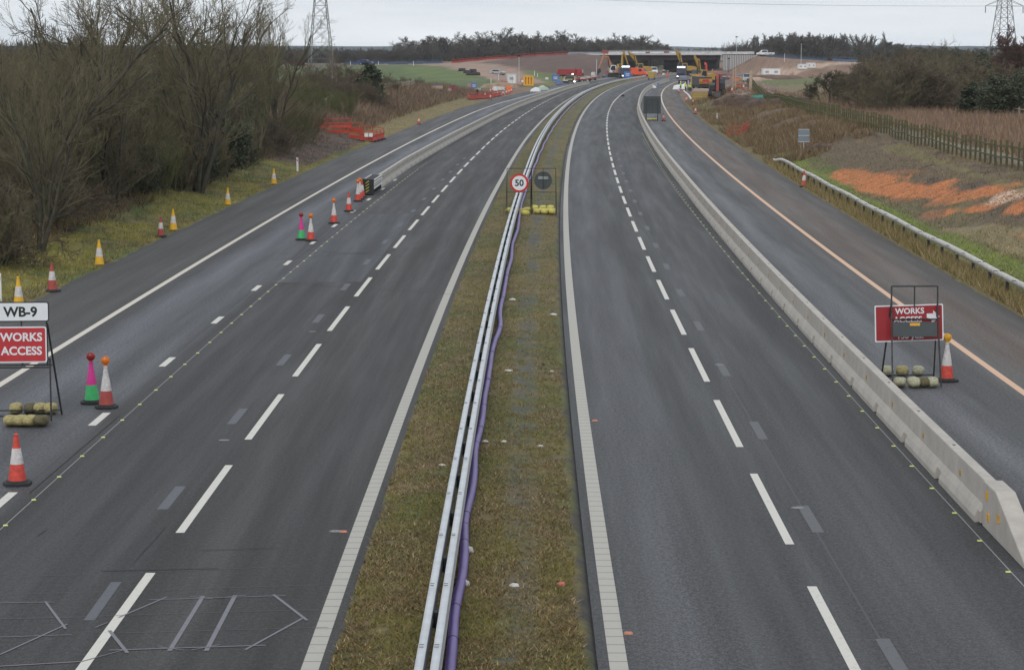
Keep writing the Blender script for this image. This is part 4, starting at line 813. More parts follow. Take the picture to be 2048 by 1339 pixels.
lump('plastic_sheet', 120, 462, (1.9, .5, .12), BLK, 'torn black plastic sheeting on the grass bank at far left', 'rubbish'); lump('plastic_sheet', 104, 405, (1.8, .9, .4), BLK, 'dark heap of rubbish below the trees at far left', 'rubbish')
#PART3
# ------------------------------------------------------------------ post and rail fences
def fence(name, f, Y0, Y1, step, h, m, label, rails=(.55, 1.12), nmax=100, pw=.11):
    r = empty(name, Vector((float(ref(Y0))+f(Y0), Y0, 0)), 0, label, 'fence'); pmesh = MB().box((0, 0, h/2-.1), (pw, .09, h+.2)).mesh('fence_post', m); P = []; Y = Y0
    while Y < Y1: X = float(ref(Y))+f(Y); P.append(Vector((X, Y, float(HZ(X, Y))))); Y += step
    far = MB()
    for i, p in enumerate(P):
        if i < nmax: o = bpy.data.objects.new('post', pmesh); C.objects.link(o); o.parent = r; o.location = p-r.location+Vector((0, 0, random.uniform(-.05, .05))); o.rotation_euler = (random.uniform(-.04, .04), random.uniform(-.04, .04), random.uniform(-.2, .2))
        else: far.box(p-r.location+Vector((0, 0, h/2)), (pw, .09, h))
    if far.v: tag(far.build('far_posts', m, r), kind='stuff')
    for z in rails:
        mb = MB()
        for i, (a, b) in enumerate(zip(P, P[1:])): mb.beam(a-r.location+Vector((-.06, 0, z+random.uniform(-.02, .02))), b-r.location+Vector((-.06, 0, z+random.uniform(-.02, .02))), .035, .085)
        mb.build('fence_rail', m, r)
    return r
fence('post_and_rail_fence', lambda Y: 22.9+.002*Y, 74, 330, 1.5, 1.42, WOOD, 'mossy brown post and rail fence along the top of the right bank')
fence('post_and_rail_fence', lambda Y: 43-.04*(Y-150), 165, 300, 2.4, 1.2, WOODG, 'pale grey wooden fence in front of the trees at far right', rails=(.5, 1.0))
fence('post_and_rail_fence', lambda Y: float(LO['pave_l'](Y))-9.5, 225, 335, 1.6, 1.25, WOODG, 'faint thin fence over the brown mound on the left', rails=(.6, 1.05))

# ------------------------------------------------------------------ trees
def seg_mesh(segs, name, m, n=3, flat=0):
    S = np.array(segs, float); a = S[:, 0:3]; b = S[:, 3:6]; ra = S[:, 6]; rb = S[:, 7]; d = b-a; L_ = np.linalg.norm(d, axis=1, keepdims=True)+1e-9; d = d/L_
    up = np.where(np.abs(d[:, 2:3]) < .9, np.array([[0, 0, 1.]]), np.array([[1., 0, 0]])); u = np.cross(d, up); u /= np.linalg.norm(u, axis=1, keepdims=True)+1e-9; w = np.cross(d, u)
    V = []
    for p, r in ((a, ra), (b, rb)):
        for k_ in range(n): an = 2*PI*k_/n; V.append(p+(u*math.cos(an)+w*math.sin(an))*r[:, None])
    V = np.stack(V, 1).reshape(-1, 3); i = np.arange(len(S))[:, None]*2*n; F = np.stack([np.stack([i[:, 0]+k_, i[:, 0]+(k_+1) % n, i[:, 0]+n+(k_+1) % n, i[:, 0]+n+k_], 1) for k_ in range(n)], 1).reshape(-1, 4)
    o = npmesh(name, V, F, m); return o
def grow(seed, H, stems, spread, L0, kids, angs, ratio, r0, rt, trop=.12, wig=.18, bare=.25, nseg=(7, 5, 4, 3), base=.3, droop=0):
    rg = random.Random(seed); thick, thin = [], []; maxl = len(kids)
    def br(p, d, L, r, lev):
        n = nseg[min(lev, len(nseg)-1)]; cn = kids[lev] if lev < maxl else 0; pos = []
        rend = max(rt, r*.32)
        for i in range(n):
            d = (d+Vector((rg.gauss(0, wig), rg.gauss(0, wig), rg.gauss(0, wig*.6)+trop-(droop if lev >= 2 else 0)))).normalized(); q = p+d*(L/n); a = r+(rend-r)*i/n; b = r+(rend-r)*(i+1)/n
            (thick if lev <= 1 and a > rt*2.2 else thin).append((*p, *q, a, b)); pos.append((p.copy(), q.copy(), d.copy(), (i+1)/n, b)); p = q
        for c in range(cn):
            t = (bare if lev == 0 else .12)+(1-(bare if lev == 0 else .12))*((c+rg.random())/cn); k_ = min(n-1, int(t*n)); a_, b_, dd, _, rr = pos[k_]; fr = t*n-k_; pp = a_.lerp(b_, min(1, max(0, fr)))
            ax = dd.orthogonal().normalized(); ax.rotate(Matrix.Rotation(rg.random()*2*PI, 3, dd)); an = angs[min(lev, len(angs)-1)]*rg.uniform(.65, 1.3); nd = dd.copy(); nd.rotate(Matrix.Rotation(an, 3, ax))
            br(pp, nd.normalized(), L*ratio[min(lev, len(ratio)-1)]*rg.uniform(.65, 1.2)*(1.12-.5*t), max(rt, rr*.62), lev+1)
    for s_ in range(stems):
        az = 2*PI*(s_+rg.random()*.7)/stems; an = spread*rg.uniform(.35, 1.1) if stems > 1 else spread*rg.random()*.3
        br(Vector((math.cos(az)*base*rg.random(), math.sin(az)*base*rg.random(), -.2)), Vector((math.cos(az)*math.sin(an), math.sin(az)*math.sin(an), math.cos(an))), L0*rg.uniform(.75, 1.1), r0*rg.uniform(.6, 1.1), 0)
    return thick, thin
BARK = mat('bark', (.060, .054, .038), .95, var=.35, scale=2.5, detail=7); BARKG = mat('bark_green', (.10, .105, .055), .95, var=.3, scale=2); TW1 = mat('twig_olive', (.145, .124, .072), .95, var=.28, scale=.6); TW2 = mat('twig_brown', (.135, .105, .07), .95, var=.3, scale=.6); TW3 = mat('twig_grey', (.11, .10, .08), .95, var=.25, scale=.4); TWF = mat('twig_far', (.11, .098, .085), .95, var=.25, scale=.1); TWR = mat('twig_red', (.10, .055, .045), .95, var=.3, scale=.5)
LEAF = mat('leaf_dark_green', (.045, .058, .028), .7, var=.5, scale=2); BARKF = mat('bark_far', (.055, .05, .045), .95, var=.3, scale=.3)
def tree_kind(name, cat, segs, tm, cm_, H, leaves=0, lr=0, lsz=.1, seed=0):
    thick, thin = segs; r = empty(name, (0, 0, 0)); r['category'] = cat
    if thick: o = seg_mesh(thick, 'trunk', tm, 6 if len(thick) < 900 else 4); o.parent = r
    o = seg_mesh(thin, 'crown', cm_); o.parent = r
    if leaves:
        rg = np.random.default_rng(seed); T = np.array(thin); ii = rg.integers(0, len(T), leaves); c = T[ii, 3:6]+rg.normal(0, lr, (leaves, 3)); a = rg.normal(0, 1, (leaves, 3)); a /= np.linalg.norm(a, axis=1, keepdims=True); b = np.cross(a, rg.normal(0, 1, (leaves, 3))); b /= np.linalg.norm(b, axis=1, keepdims=True)
        V = np.stack([c-a*lsz, c+b*lsz*.7, c+a*lsz, c-b*lsz*.7], 1).reshape(-1, 3); o = npmesh('foliage', V, np.arange(4*leaves).reshape(-1, 4), LEAF); o.parent = r
    if thick: rb_ = max(math.hypot(s[0], s[1]) for s in thick if s[2] < -.1)+.08; st_ = MB().lathe([(rb_, -.45), (rb_, -.12)], n=8); ob = r.children[0].data; n0 = len(ob.vertices); bmj = __import__('bmesh').new(); bmj.from_mesh(ob); vs_ = [bmj.verts.new(v) for v in st_.v]; [bmj.faces.new([vs_[i] for i in f]) for f in st_.f]; bmj.to_mesh(ob); bmj.free()
    zt = max(s[5] for s in thin); k_ = Kind(r); k_.H = zt; return k_
TK = {}
TK['tall1'] = tree_kind('bare_tree', 'tree', grow(1, 11, 4, .20, 9.2, (9, 6, 4, 2), (.55, .55, .55), (.42, .55, .62, .7), .13, .0075, trop=.07, bare=.15, wig=.12), BARK, TW1, 11)
TK['tall2'] = tree_kind('bare_tree', 'tree', grow(2, 11, 2, .16, 9.6, (12, 6, 5, 2), (.65, .6, .6), (.42, .55, .6, .7), .17, .0075, trop=.06, bare=.2, wig=.14), BARK, TW1, 11)
TK['tall3'] = tree_kind('bare_tree', 'tree', grow(3, 11, 6, .20, 9.2, (8, 5, 4, 2), (.42, .45, .5), (.40, .55, .6, .7), .10, .0075, trop=.10, bare=.2, wig=.1), BARKG, TW1, 11)
TK['oak'] = tree_kind('bare_tree', 'tree', grow(4, 12, 2, .4, 6.6, (11, 6, 5, 3), (.8, .75, .7), (.62, .6, .58, .6), .21, .0085, trop=.05, bare=.35, wig=.22), BARK, TW3, 12)
TK['bush1'] = tree_kind('bare_shrub', 'shrub', grow(5, 5, 11, .6, 3.6, (9, 7, 4), (.5, .55, .6), (.45, .5, .6), .045, .009, trop=.12, bare=.1, base=.8), BARKG, TW1, 5)
TK['bush2'] = tree_kind('bare_shrub', 'shrub', grow(6, 5, 9, .75, 3.0, (10, 8, 5), (.7, .7, .6), (.5, .55, .6), .04, .009, trop=.03, bare=.1, base=1.0, wig=.3), BARK, TW2, 5)
TK['willow'] = tree_kind('bare_shrub', 'shrub', grow(7, 5, 26, .38, 4.6, (9, 5), (.28, .35), (.45, .5), .035, .010, trop=.05, bare=.15, base=1.1, wig=.07), BARKG, mat('twig_green', (.115, .125, .045), .95, var=.25, scale=.6), 5)
TK['ever'] = tree_kind('leafy_shrub', 'shrub', grow(8, 5, 7, .6, 3.2, (9, 7, 4), (.6, .6, .6), (.45, .5, .6), .05, .01, trop=.08, bare=.05, base=.6), BARK, TW2, 5, leaves=7000, lr=.16, lsz=.085)
TK['crook'] = tree_kind('crooked_tree', 'tree', grow(9, 6, 3, .7, 3.6, (9, 9, 7, 4), (.8, .8, .7), (.62, .6, .5, .6), .15, .010, trop=.05, bare=.5, wig=.35, base=.5), BARK, mat('twig_dark_olive', (.095, .085, .05), .95, var=.3, scale=.6), 6)
TK['far1'] = tree_kind('bare_tree', 'tree', grow(10, 16, 1, .2, 11, (13, 8, 6, 3), (.85, .7, .6), (.52, .6, .6, .65), .36, .03, trop=.08, bare=.22, wig=.12), BARKF, TWF, 16)
TK['far2'] = tree_kind('bare_tree', 'tree', grow(11, 16, 2, .35, 8.5, (11, 8, 6, 3), (.9, .75, .65), (.62, .6, .6, .65), .32, .03, trop=.06, bare=.3, wig=.16), BARKF, TWF, 16)
TK['far3'] = tree_kind('bare_tree', 'tree', grow(12, 16, 1, .1, 14, (22, 6, 5), (.45, .5, .5), (.32, .5, .5), .28, .035, trop=.12, bare=.15, wig=.07), BARKF, TWF, 16)
TK['fbush'] = tree_kind('bare_shrub', 'shrub', grow(13, 8, 8, .75, 6, (10, 7, 4), (.6, .6, .6), (.45, .5, .6), .10, .035, trop=.08, bare=.05, base=1.6), BARKF, TWF, 8)
TK['fever'] = tree_kind('dark_evergreen', 'tree', grow(14, 9, 1, .1, 9, (18, 6, 3), (.9, .6, .5), (.3, .5, .5), .2, .03, trop=.05, bare=.08, wig=.06), BARKF, TWF, 9, leaves=3500, lr=.35, lsz=.30)
TK['birch'] = tree_kind('birch_tree', 'tree', grow(15, 10, 2, .18, 9, (16, 7, 5), (.6, .6, .6), (.32, .5, .5), .10, .011, trop=.08, bare=.3, wig=.1), mat('birch_bark', (.34, .33, .30), .8, var=.5, scale=3), TW2, 10)
CAT = {'bush1': 'shrub', 'bush2': 'shrub', 'willow': 'shrub', 'ever': 'shrub', 'fbush': 'shrub'}
def put_tree(k_, p, h, label, group, w=None):
    s = h/TK[k_].H; w = w or s*random.uniform(.9, 1.15); o = TK[k_].put(p, random.random()*2*PI, label, group, (w, w, s)); return o
def t_base(k_, px, by, ty, label, group, w=1.0):
    p = G(px, by); zt = CH+(98-ty)*p.y/4393; h = max(1.0, zt-p.z); return put_tree(k_, p, h, label, group, h/TK[k_].H*w)
def t_at(k_, px, Y, ty, label, group, w=1.0):
    X = (px-1024)/FPX*Y; z = max(float(HZ(X, Y)), 0); h = CH+(98-ty)*Y/4393-z; return put_tree(k_, Vector((X, Y, z)), h, label, group, h/TK[k_].H*w)
LG = 'bare trees in the wood on the left'
big = [('tall1', 175, 118, 0, 'tall many stemmed bare tree, leftmost of the high ones, over the WB-9 sign side'), ('oak', 262, 150, -14, 'wide crooked bare tree with dark limbs in the left half of the wood'), ('tall3', 352, 132, -22, 'upright many stemmed bare tree reaching the top edge in the middle of the left wood'), ('tall2', 420, 150, -8, 'bare tree with straight limbs, right of the tallest upright one'), ('tall3', 512, 150, 22, 'slender bare tree near the right end of the left wood, above the farthest yellow cone'),
       ('tall1', 560, 168, 42, 'last tall bare tree at the right end of the left wood'), ('tall2', 120, 100, 12, 'bare tree behind the grass bank near the left edge, its top just below the wire'), ('oak', 300, 128, -4, 'spreading bare tree with a black tangle of limbs in the middle of the left wood'), ('tall1', 395, 120, -16, 'dense bare tree between the two highest crowns of the wood'), ('tall2', 470, 165, 30, 'bare tree behind the slender one at the right of the wood'), ('tall1', 225, 105, 10, 'bare tree with pale fine twigs over the rubbish heap on the bank')]
for k_, px, Y, ty, l in big: t_at(k_, px, Y, ty-(58 if px < 480 else 22), l, LG, 1.0)
rg = random.Random(5)
FR = 'shrubs along the front edge of the left wood'
for i in range(64):
    px = -30+i*10.2+rg.uniform(-8, 8); by = IX(px, [-40, 0, 40, 100, 200, 300, 400, 500, 600, 650], [560, 530, 470, 425, 402, 396, 374, 330, 300, 285])-rg.uniform(0, 26); kk = rg.choice(['bush1', 'bush2', 'bush1', 'willow', 'bush1', 'ever' if rg.random() < .6 else 'bush1']); p = G(px, by)
    put_tree(kk, p, rg.uniform(1.5, 4.2), 'greenish brown leafless shrub in the tangle along the front edge of the left wood' if kk != 'ever' else 'dark leafy shrub in the front edge of the left wood', FR if kk != 'ever' else 'dark shrubs in the left wood')
MR = 'slender bare trees massed in the left wood'
for i in range(72):
    Y = rg.uniform(84, 205); s = -17.6-rg.uniform(6.5, 26); X = float(ref(Y))+s
    hmax = CH+(98-IX(1024+FPX*X/Y, [0, 90, 130, 430, 500, 600, 660], [78, 72, 62, 62, 68, 82, 110]))*Y/4393-.9
    kk = rg.choice(['tall1', 'tall2', 'tall3', 'bush1', 'bush1', 'willow']); put_tree(kk, Vector((X, Y, float(HZ(X, Y)))), rg.uniform(.62, 1.0)*hmax, 'bare greenish tree in the packed middle of the left wood' if 'tall' in kk else 'bare shrub in the packed middle of the left wood', MR if 'tall' in kk else 'shrubs inside the left wood')
for i in range(26):
    Y = rg.uniform(200, 330); px = rg.uniform(-60, 560); t_at(rg.choice(['bush1', 'bush2', 'tall1', 'crook', 'tall3']), px, Y, rg.uniform(72, 110), 'dark bare tree in the back of the left wood', 'trees at the back of the left wood', 1.4)
for i in range(8):
    t_at(rg.choice(['tall1', 'tall3']), rg.uniform(-30, 100), rg.uniform(85, 110), rg.uniform(62, 100), 'shorter bare tree with open twigs at the left edge of the picture', 'shorter bare trees at the left edge', 1.0)
for i, (x, by) in enumerate([(245, 397), (220, 385), (196, 398), (262, 372), (150, 410), (312, 372)]): t_base('tall3', x, by, rg.uniform(150, 190), 'pale green thin stemmed sapling on the edge of the wood above the grass bank', 'thin saplings on the grass bank edge', .45)
for a in [('willow', 690, 240, 168, 'dense olive green bush of upright rods behind the red barriers', 1.25), ('willow', 655, 232, 175, 'smaller green bush left of the upright rods', 1.1), ('bush2', 640, 205, 128, 'grey brown bush below the left pylon'), ('bush1', 610, 200, 120, 'brown bush at the right end of the left wood'), ('fever', 752, 208, 128, 'dark evergreen shrub with a pointed top on the brown mound', 1.3), ('bush2', 700, 180, 122, 'bush left of the pointed evergreen'), ('bush2', 722, 190, 135, 'brown bush between upright rods and evergreen'), ('bush1', 788, 186, 148, 'bare bush right of the pointed evergreen'), ('bush2', 660, 180, 118, 'dark bush behind the pylon legs'), ('bush1', 770, 176, 140, 'bush on the edge of the green field'), ('birch', 664, 190, 85, 'pale white stemmed birch in front of the left pylon', .8), ('birch', 672, 185, 98, 'second thinner white birch beside the pylon', .7), ('bush2', 740, 172, 140, 'low dark bush at the foot of the green slope')]:
    t_base(a[0], a[1], a[2], a[3], a[4], 'shrubs round the left pylon and mound', a[5] if len(a) > 5 else 1.2)
for i in range(20): t_base(rg.choice(['bush1', 'bush2']), 600+i*13+rg.uniform(-5, 5), 178-i*.35+rg.uniform(-3, 3), 146+i*.6-rg.uniform(0, 6), 'low dark hedge bush at the foot of the green slope', 'hedge below the green slope', 1.5)
for i in range(12): t_base('bush2', 600+i*12, 200+rg.uniform(-8, 12), 160+rg.uniform(-10, 10), 'brown thicket bush between the wood and the pylon', 'thicket below the left pylon', 1.5)
# right: crooked thorn group, thicket and trees
for a in [('crook', 1660, 212, 136, 'crooked dark thorn tree with leaning trunks standing alone right of the field', 1.0), ('crook', 1688, 213, 146, 'second crooked thorn tree just right of the lone leaning one', .8), ('crook', 1712, 222, 165, 'small twisted thorn bush right of the crooked pair', .9), ('oak', 1905, 205, 66, 'wide rounded bare tree rising above the right thicket', .9), ('fever', 1945, 205, 112, 'dark evergreen below the right pylon', 1.5), ('fever', 1932, 232, 168, 'dark ivy covered shrub by the far right fence', 1.6), ('ever', 1995, 235, 150, 'dark leafy mass right of the ivy shrub', 1.4), ('ever', 2040, 232, 140, 'dark leafy shrub at the right picture edge', 1.4)]:
    t_base(*a[:5], 'trees at the right of the field', a[5])
TK['red'] = tree_kind('bare_tree', 'tree', grow(21, 11, 3, .5, 6.4, (13, 9, 7, 3), (.8, .7, .6), (.5, .55, .5, .6), .16, .018, trop=.06, bare=.2, wig=.25), BARK, TWR, 11)
t_base('red', 2052, 200, 48, 'reddish dark bare tree cut by the right picture edge', 'trees at the right of the field', 1.0); t_base('red', 2000, 190, 96, 'reddish brown bare tree behind the right pylon', 'trees at the right of the field', 1.0)
for i in range(52):
    px = rg.uniform(1712, 2075); top = IX(px, [1700, 1745, 1790, 1850, 1940, 2048], [150, 105, 88, 84, 100, 92]); by = rg.uniform(165, 232) if px > 1760 else rg.uniform(165, 212)
    t_base(rg.choice(['bush1', 'bush2', 'tall1', 'crook', 'bush1', 'tall3', 'bush2']), px, by, top+rg.uniform(0, 45)*(by-150)/70, 'olive brown bare shrub in the right hand thicket', 'shrubs in the right hand thicket', 1.35)
for i in range(16): t_base(rg.choice(['bush1', 'bush2', 'tall3']), rg.uniform(1765, 1960), rg.uniform(195, 232), rg.uniform(96, 125), 'tall dense bare shrub at the heart of the right thicket', 'tall shrubs in the right hand thicket', 1.5)
# far tree lines
def far_line(prof, kinds, n, x0, x1, Y0, Y1, label, group, w=1.0, jit=7, low=.0):
    for i in range(n):
        px = x0+(x1-x0)*(i+rg.random())/n; Y = rg.uniform(Y0, Y1); ty = IX(px, *zip(*prof))+rg.uniform(0, jit); t_at(rg.choice(kinds), px, Y, ty, label, group, w)
for a in [('far1', 815, 78), ('far2', 838, 77), ('far2', 880, 68), ('far2', 902, 72), ('far1', 870, 80), ('far2', 948, 76), ('far1', 970, 66), ('far1', 1003, 58), ('far2', 1020, 66), ('far2', 1062, 68), ('far1', 1080, 75), ('far2', 1108, 66), ('far1', 1130, 64), ('far1', 1150, 70), ('far2', 1180, 78), ('far2', 1215, 75), ('far1', 1240, 74), ('far2', 1262, 70), ('far1', 1285, 73), ('far2', 1300, 82)]:
    t_at(a[0], a[1], rg.uniform(930, 990), a[2]-5, 'bare round crowned tree standing out of the far tree line left of the bridge', 'round crowned trees beyond the bridge', 1.45)
far_line([(560, 100), (690, 95), (780, 98), (860, 84), (1000, 78), (1300, 78)], ['fbush', 'far2', 'fbush', 'far1', 'far2'], 120, 570, 1315, 880, 1050, 'dark bare tree in the far tree line left of the bridge', 'far tree line on the left', 1.5, 12)
far_line([(1300, 88), (1330, 95), (1460, 94)], ['fbush', 'far2'], 22, 1300, 1470, 1250, 1400, 'low distant tree above the bridge deck', 'distant trees above the bridge', 1.7, 3)
far_line([(1440, 92), (1470, 84), (1510, 65), (1600, 62), (1740, 66), (1800, 85)], ['far3', 'far3', 'far2', 'far3'], 52, 1455, 1800, 900, 960, 'tall thin bare tree in the far row right of the bridge', 'far row of thin trees on the right', 1.2, 6)
far_line([(1440, 100), (1500, 92), (1760, 94), (2060, 96)], ['fbush', 'fbush', 'fever'], 52, 1450, 2060, 880, 940, 'dark shrub filling the far row right of the bridge', 'dark shrubs below the far row', 1.9, 8)
far_line([(-40, 88), (600, 90), (700, 93), (800, 90)], ['far2', 'fbush', 'far1'], 46, -40, 810, 860, 940, 'grey bare tree on the skyline above the green slope and the left wood', 'skyline trees at far left', 1.7, 8)
far_line([(1780, 88), (1900, 92), (2070, 88)], ['far2', 'fbush', 'far1'], 18, 1780, 2070, 860, 940, 'grey bare tree on the skyline behind the right pylon', 'skyline trees at far right', 1.7, 8)
t_at('far3', 1765, 850, 61, 'single narrow poplar like tree rising above the far row on the right', None, .7)
far_line([(-50, 90), (600, 90)], ['fbush', 'far2'], 26, -40, 600, 600, 700, 'dark bare tree seen through the wood, far left', 'trees far behind the left wood', 1.8, 10)
# a far-off wood that reads as one mass, and low hills
rgn = np.random.default_rng(9); n = 24000; px = rgn.uniform(-250, 2300, n); Yw = rgn.uniform(1080, 1300, n); Xw = (px-1024)/FPX*Yw
blades('far_wood', Xw, Yw, 9.5*np.clip(fb(Xw*.02, Yw*.004, 91)*2.2-.45, .25, 1.2), 1.2, [(.045, .045, .04), (.06, .052, .045), (.04, .045, .035)], .35, label='distant wood closing the horizon', seed=30)
hv = []; ang = np.linspace(-.32, .32, 90); hh = 2+14*fb(ang*14+9, ang*0+1, 12)
V = np.concatenate([np.stack([1850*np.sin(ang), 1850*np.cos(ang), 0*ang-5], 1), np.stack([2000*np.sin(ang), 2000*np.cos(ang), hh*.45+6.5], 1), np.stack([2180*np.sin(ang), 2180*np.cos(ang), 0*ang-5], 1)])
i = np.arange(89); tag(npmesh('hills', V, np.concatenate([np.stack([i, i+1, i+91, i+90], 1), np.stack([i+90, i+91, i+181, i+180], 1)]), mat('hills', (.09, .12, .13), 1, var=.2, scale=.004)), kind='structure')

# ------------------------------------------------------------------ pylons and wires
def pylon(px, Y, wpx0, ypx0, wpx1, ypx1, arm_y, label):
    X = (px-1024)/FPX*Y; z0 = float(HZ(X, Y)); r = empty('electricity_pylon', (X, Y, z0), R(12), label, 'pylon'); zz = lambda y: CH+(98-y)*Y/4393-z0; ww = lambda w: w*Y/FPX/2/1.12
    za, wa, zb, wb = zz(ypx0), ww(wpx0), zz(ypx1), ww(wpx1); k_ = (wa-wb)/(zb-za) if zb != za else 0; W0 = wb+k_*zb
    wid = lambda z: max(.55, W0-k_*z) if z < za+6 else max(.45, (W0-k_*(za+6))*(1-(z-za-6)/26))
    H = za+27; lv = [0]; 
    while lv[-1] < H-1.5: lv.append(lv[-1]+max(1.3, wid(lv[-1])*1.45))
    cs = [(-1, -1), (1, -1), (1, 1), (-1, 1)]
    leg = [MB() for _ in cs]; lat = MB(); t = .11
    for a, b in zip(lv, lv[1:]):
        A = [Vector((x*wid(a), y*wid(a), a)) for x, y in cs]; B = [Vector((x*wid(b), y*wid(b), b)) for x, y in cs]
        for i in range(4):
            leg[i].beam(A[i], B[i], t*1.5, t*1.5); j = (i+1) % 4; lat.beam(A[i], B[j], t*.75, t*.75); lat.beam(A[j], B[i], t*.75, t*.75); lat.beam(B[i], B[j], t*.7, t*.7)
    for l_ in leg: l_.build('leg', PYL, r)
    lat.build('lattice', PYL, r); zt = zz(arm_y)
    for q, (dz, L_) in enumerate(((0, 4.6), (6.5, 6.0), (13, 4.2))):
        arm = MB(); z = zt+dz
        for sx in (-1, 1):
            for sy in (-1, 1): arm.beam((sx*wid(z), sy*wid(z), z), (sx*(L_+1), 0, z), t, t); arm.beam((sx*wid(z+1.5), sy*wid(z+1.5), z+1.6), (sx*(L_+1), 0, z), t*.8, t*.8)
        a_ = arm.build('cross_arm', PYL, r)
        for sx in (-1, 1): MB().lathe([(.06, -1.9), (.13, -1.7), (.13, -.3), (.06, 0)], (sx*(L_+.9), 0, z), 6).build('insulator', PYL, a_)
    return r, Vector((X, Y, z0)), zt
r1_, pr_, zr = pylon(1998, 600, 22, 0, 44, 95, 13, 'tall grey steel lattice pylon at the upper right')
r2_, pl_, zl = pylon(645, 545, 25, 0, 48, 110, -22, 'tall grey steel lattice pylon above the trees on the left')
def wire(a, b, sag, label):
    V = []; n = 40; mb = MB(); P = [a.lerp(b, i/n)+Vector((0, 0, -sag*4*(i/n)*(1-i/n))) for i in range(n+1)]
    for p, q in zip(P, P[1:]): mb.tube(p, q, .045, n=4, cap=False)
    tag(mb.build('power_line', PYL), label, 'power line')
wire(pr_+Vector((-5.2, 0, zr-pr_.z*0)), pl_+Vector((5.2, 0, zl)), 1.2, 'thin overhead wire sagging across the sky between the two pylons')
wire(pl_+Vector((-5.2, 0, zl)), Vector((-170, 560, CH+85*560/4393)), 0, 'short thin wire in the sky at the top left corner')
wire(pr_+Vector((5.2, 0, zr)), pr_+Vector((70, 10, zr-1.5)), .3, 'short thin wire leaving the right pylon to the picture edge')
def column(px, by, ty, label, head=True, r_=.09, m=STEEL, Y=None):
    p = G(px, by) if Y is None else Vector(((px-1024)/FPX*Y, Y, max(0, float(HZ((px-1024)/FPX*Y, Y))))); h = CH+(98-ty)*p.y/4393-p.z; e = empty('lamp_column' if head else 'pole', p, 0, label, 'lamp column' if head else 'pole'); MB().tube((0, 0, -.3), (0, 0, h), r_, r_*.7, 8).build('pole_shaft', m, e)
    if head: MB().box((0, 0, h), (.9, .5, .28)).box((0, 0, h+.2), (.3, .3, .2)).build('lamp_head', BLK, e)
column(1602, 132, 85, 'tall lamp column with dark head behind the white cabins on the right', m=GALV); column(1457, 148, 117, 'thin dark lamp column in front of the pale wing wall'); column(1038, 163, 112, 'lamp column on the dirt slope left of the bridge', m=GALV); column(1469, 112, 74, 'lamp column rising from the right end of the bridge deck', Y=790, m=GALV)
column(1193, 158, 118, 'pale pole standing before the left wing wall', False, .13, GALV); column(1502, 178, 140, 'thick pale post among the fences of the right works', False, .3, HAULP := M('pale_timber', (.42, .32, .24), .8)); column(1569, 124, 106, 'thin white pole on the right dirt ramp', False, .08, WHP); column(1466, 182, 136, 'thin orange tinted pole, left of the two in the right works', False, .1, HAULP); column(1471, 180, 134, 'thin orange tinted pole, right of the two in the right works', False, .1, HAULP)
for i, (x, y0, y1) in enumerate([(701, 130, 122), (757, 130, 122), (827, 131, 122), (1069, 152, 141), (1075, 154, 146), (982, 168, 155), (997, 160, 148)]): column(x, y0, y1, f'short white marker pole, {["first","second","third","fourth","fifth","sixth","seventh"][i]} from the left around the left works', False, .1, WHP)
#PART4
# ------------------------------------------------------------------ bridge
BY = 775.0; bz = lambda y: CH+(98-y)*BY/4393; bx = lambda px: (px-1024)/FPX*BY
br = empty('road_bridge', (0, BY, 0), 0, 'new road bridge with dark steel beam and pale parapet crossing the far motorway', 'bridge')
MB().box(((bx(1198)+bx(1440))/2, 7, (bz(109.5)+bz(119.5))/2), (bx(1440)-bx(1198), 13, bz(109.5)-bz(119.5))).build('girder', DPUR, br)
MB().box(((bx(1135)+bx(1440))/2, 6.5, bz(108.6)), (bx(1440)-bx(1135), 15, .45)).build('deck_edge', M('pale_concrete', (.52, .51, .50), .8, var=.15, scale=.3), br)
PAR = mat('parapet_cladding', (.50, .49, .50), .7, var=.35, scale=.5, detail=6, stretch=(1, 1, 2)); mb = MB(); x = bx(1205)
mb.box(((bx(1205)+bx(1515))/2, 0, bz(105.6)), (bx(1438)-bx(1205)+10, .3, bz(102.6)-bz(108.0))); par = mb.build('parapet', PAR, br)
MB().box(((bx(1136)+bx(1202))/2, 0, bz(105.8)), (bx(1202)-bx(1136), .25, .75)).build('parapet', M('parapet_grey', (.24, .25, .27), .7, var=.3, scale=.6), br)
mb = MB()
for i in range(36): xx = bx(1205)+i*(bx(1440)-bx(1205))/35; mb.beam((xx, .3, bz(104)), (xx, .3, bz(100.5)), .09, .09)
for z in (100.5, 102.2): mb.beam((bx(1205), .3, bz(z)), (bx(1440), .3, bz(z)), .08, .08)
mb.build('guard_rail', GALV, br); mb = MB()
for a, b, c_ in ((1262, 1292, 0), (1298, 1330, 0), (1340, 1356, 0)): mb.box(((bx(a)+bx(b))/2, -.25, bz(104.9)), (bx(b)-bx(a), .1, .45))
mb.build('banner', M('banner_white', (.68, .69, .72), .7, var=.15), br)
mb = MB(); mb.box((bx(1293), -.3, bz(105)), (1.5, .12, .5)); mb.box((bx(1330), -.3, bz(104)), (1.8, .12, .6)).box((bx(1448), .5, bz(106.5)), (5.0, .8, .7)).box((bx(1210), .5, bz(103)), (2.5, .8, 1.2)); mb.build('red_shuttering', M('shutter_red', (.26, .08, .07), .7, var=.4, scale=.8), br)
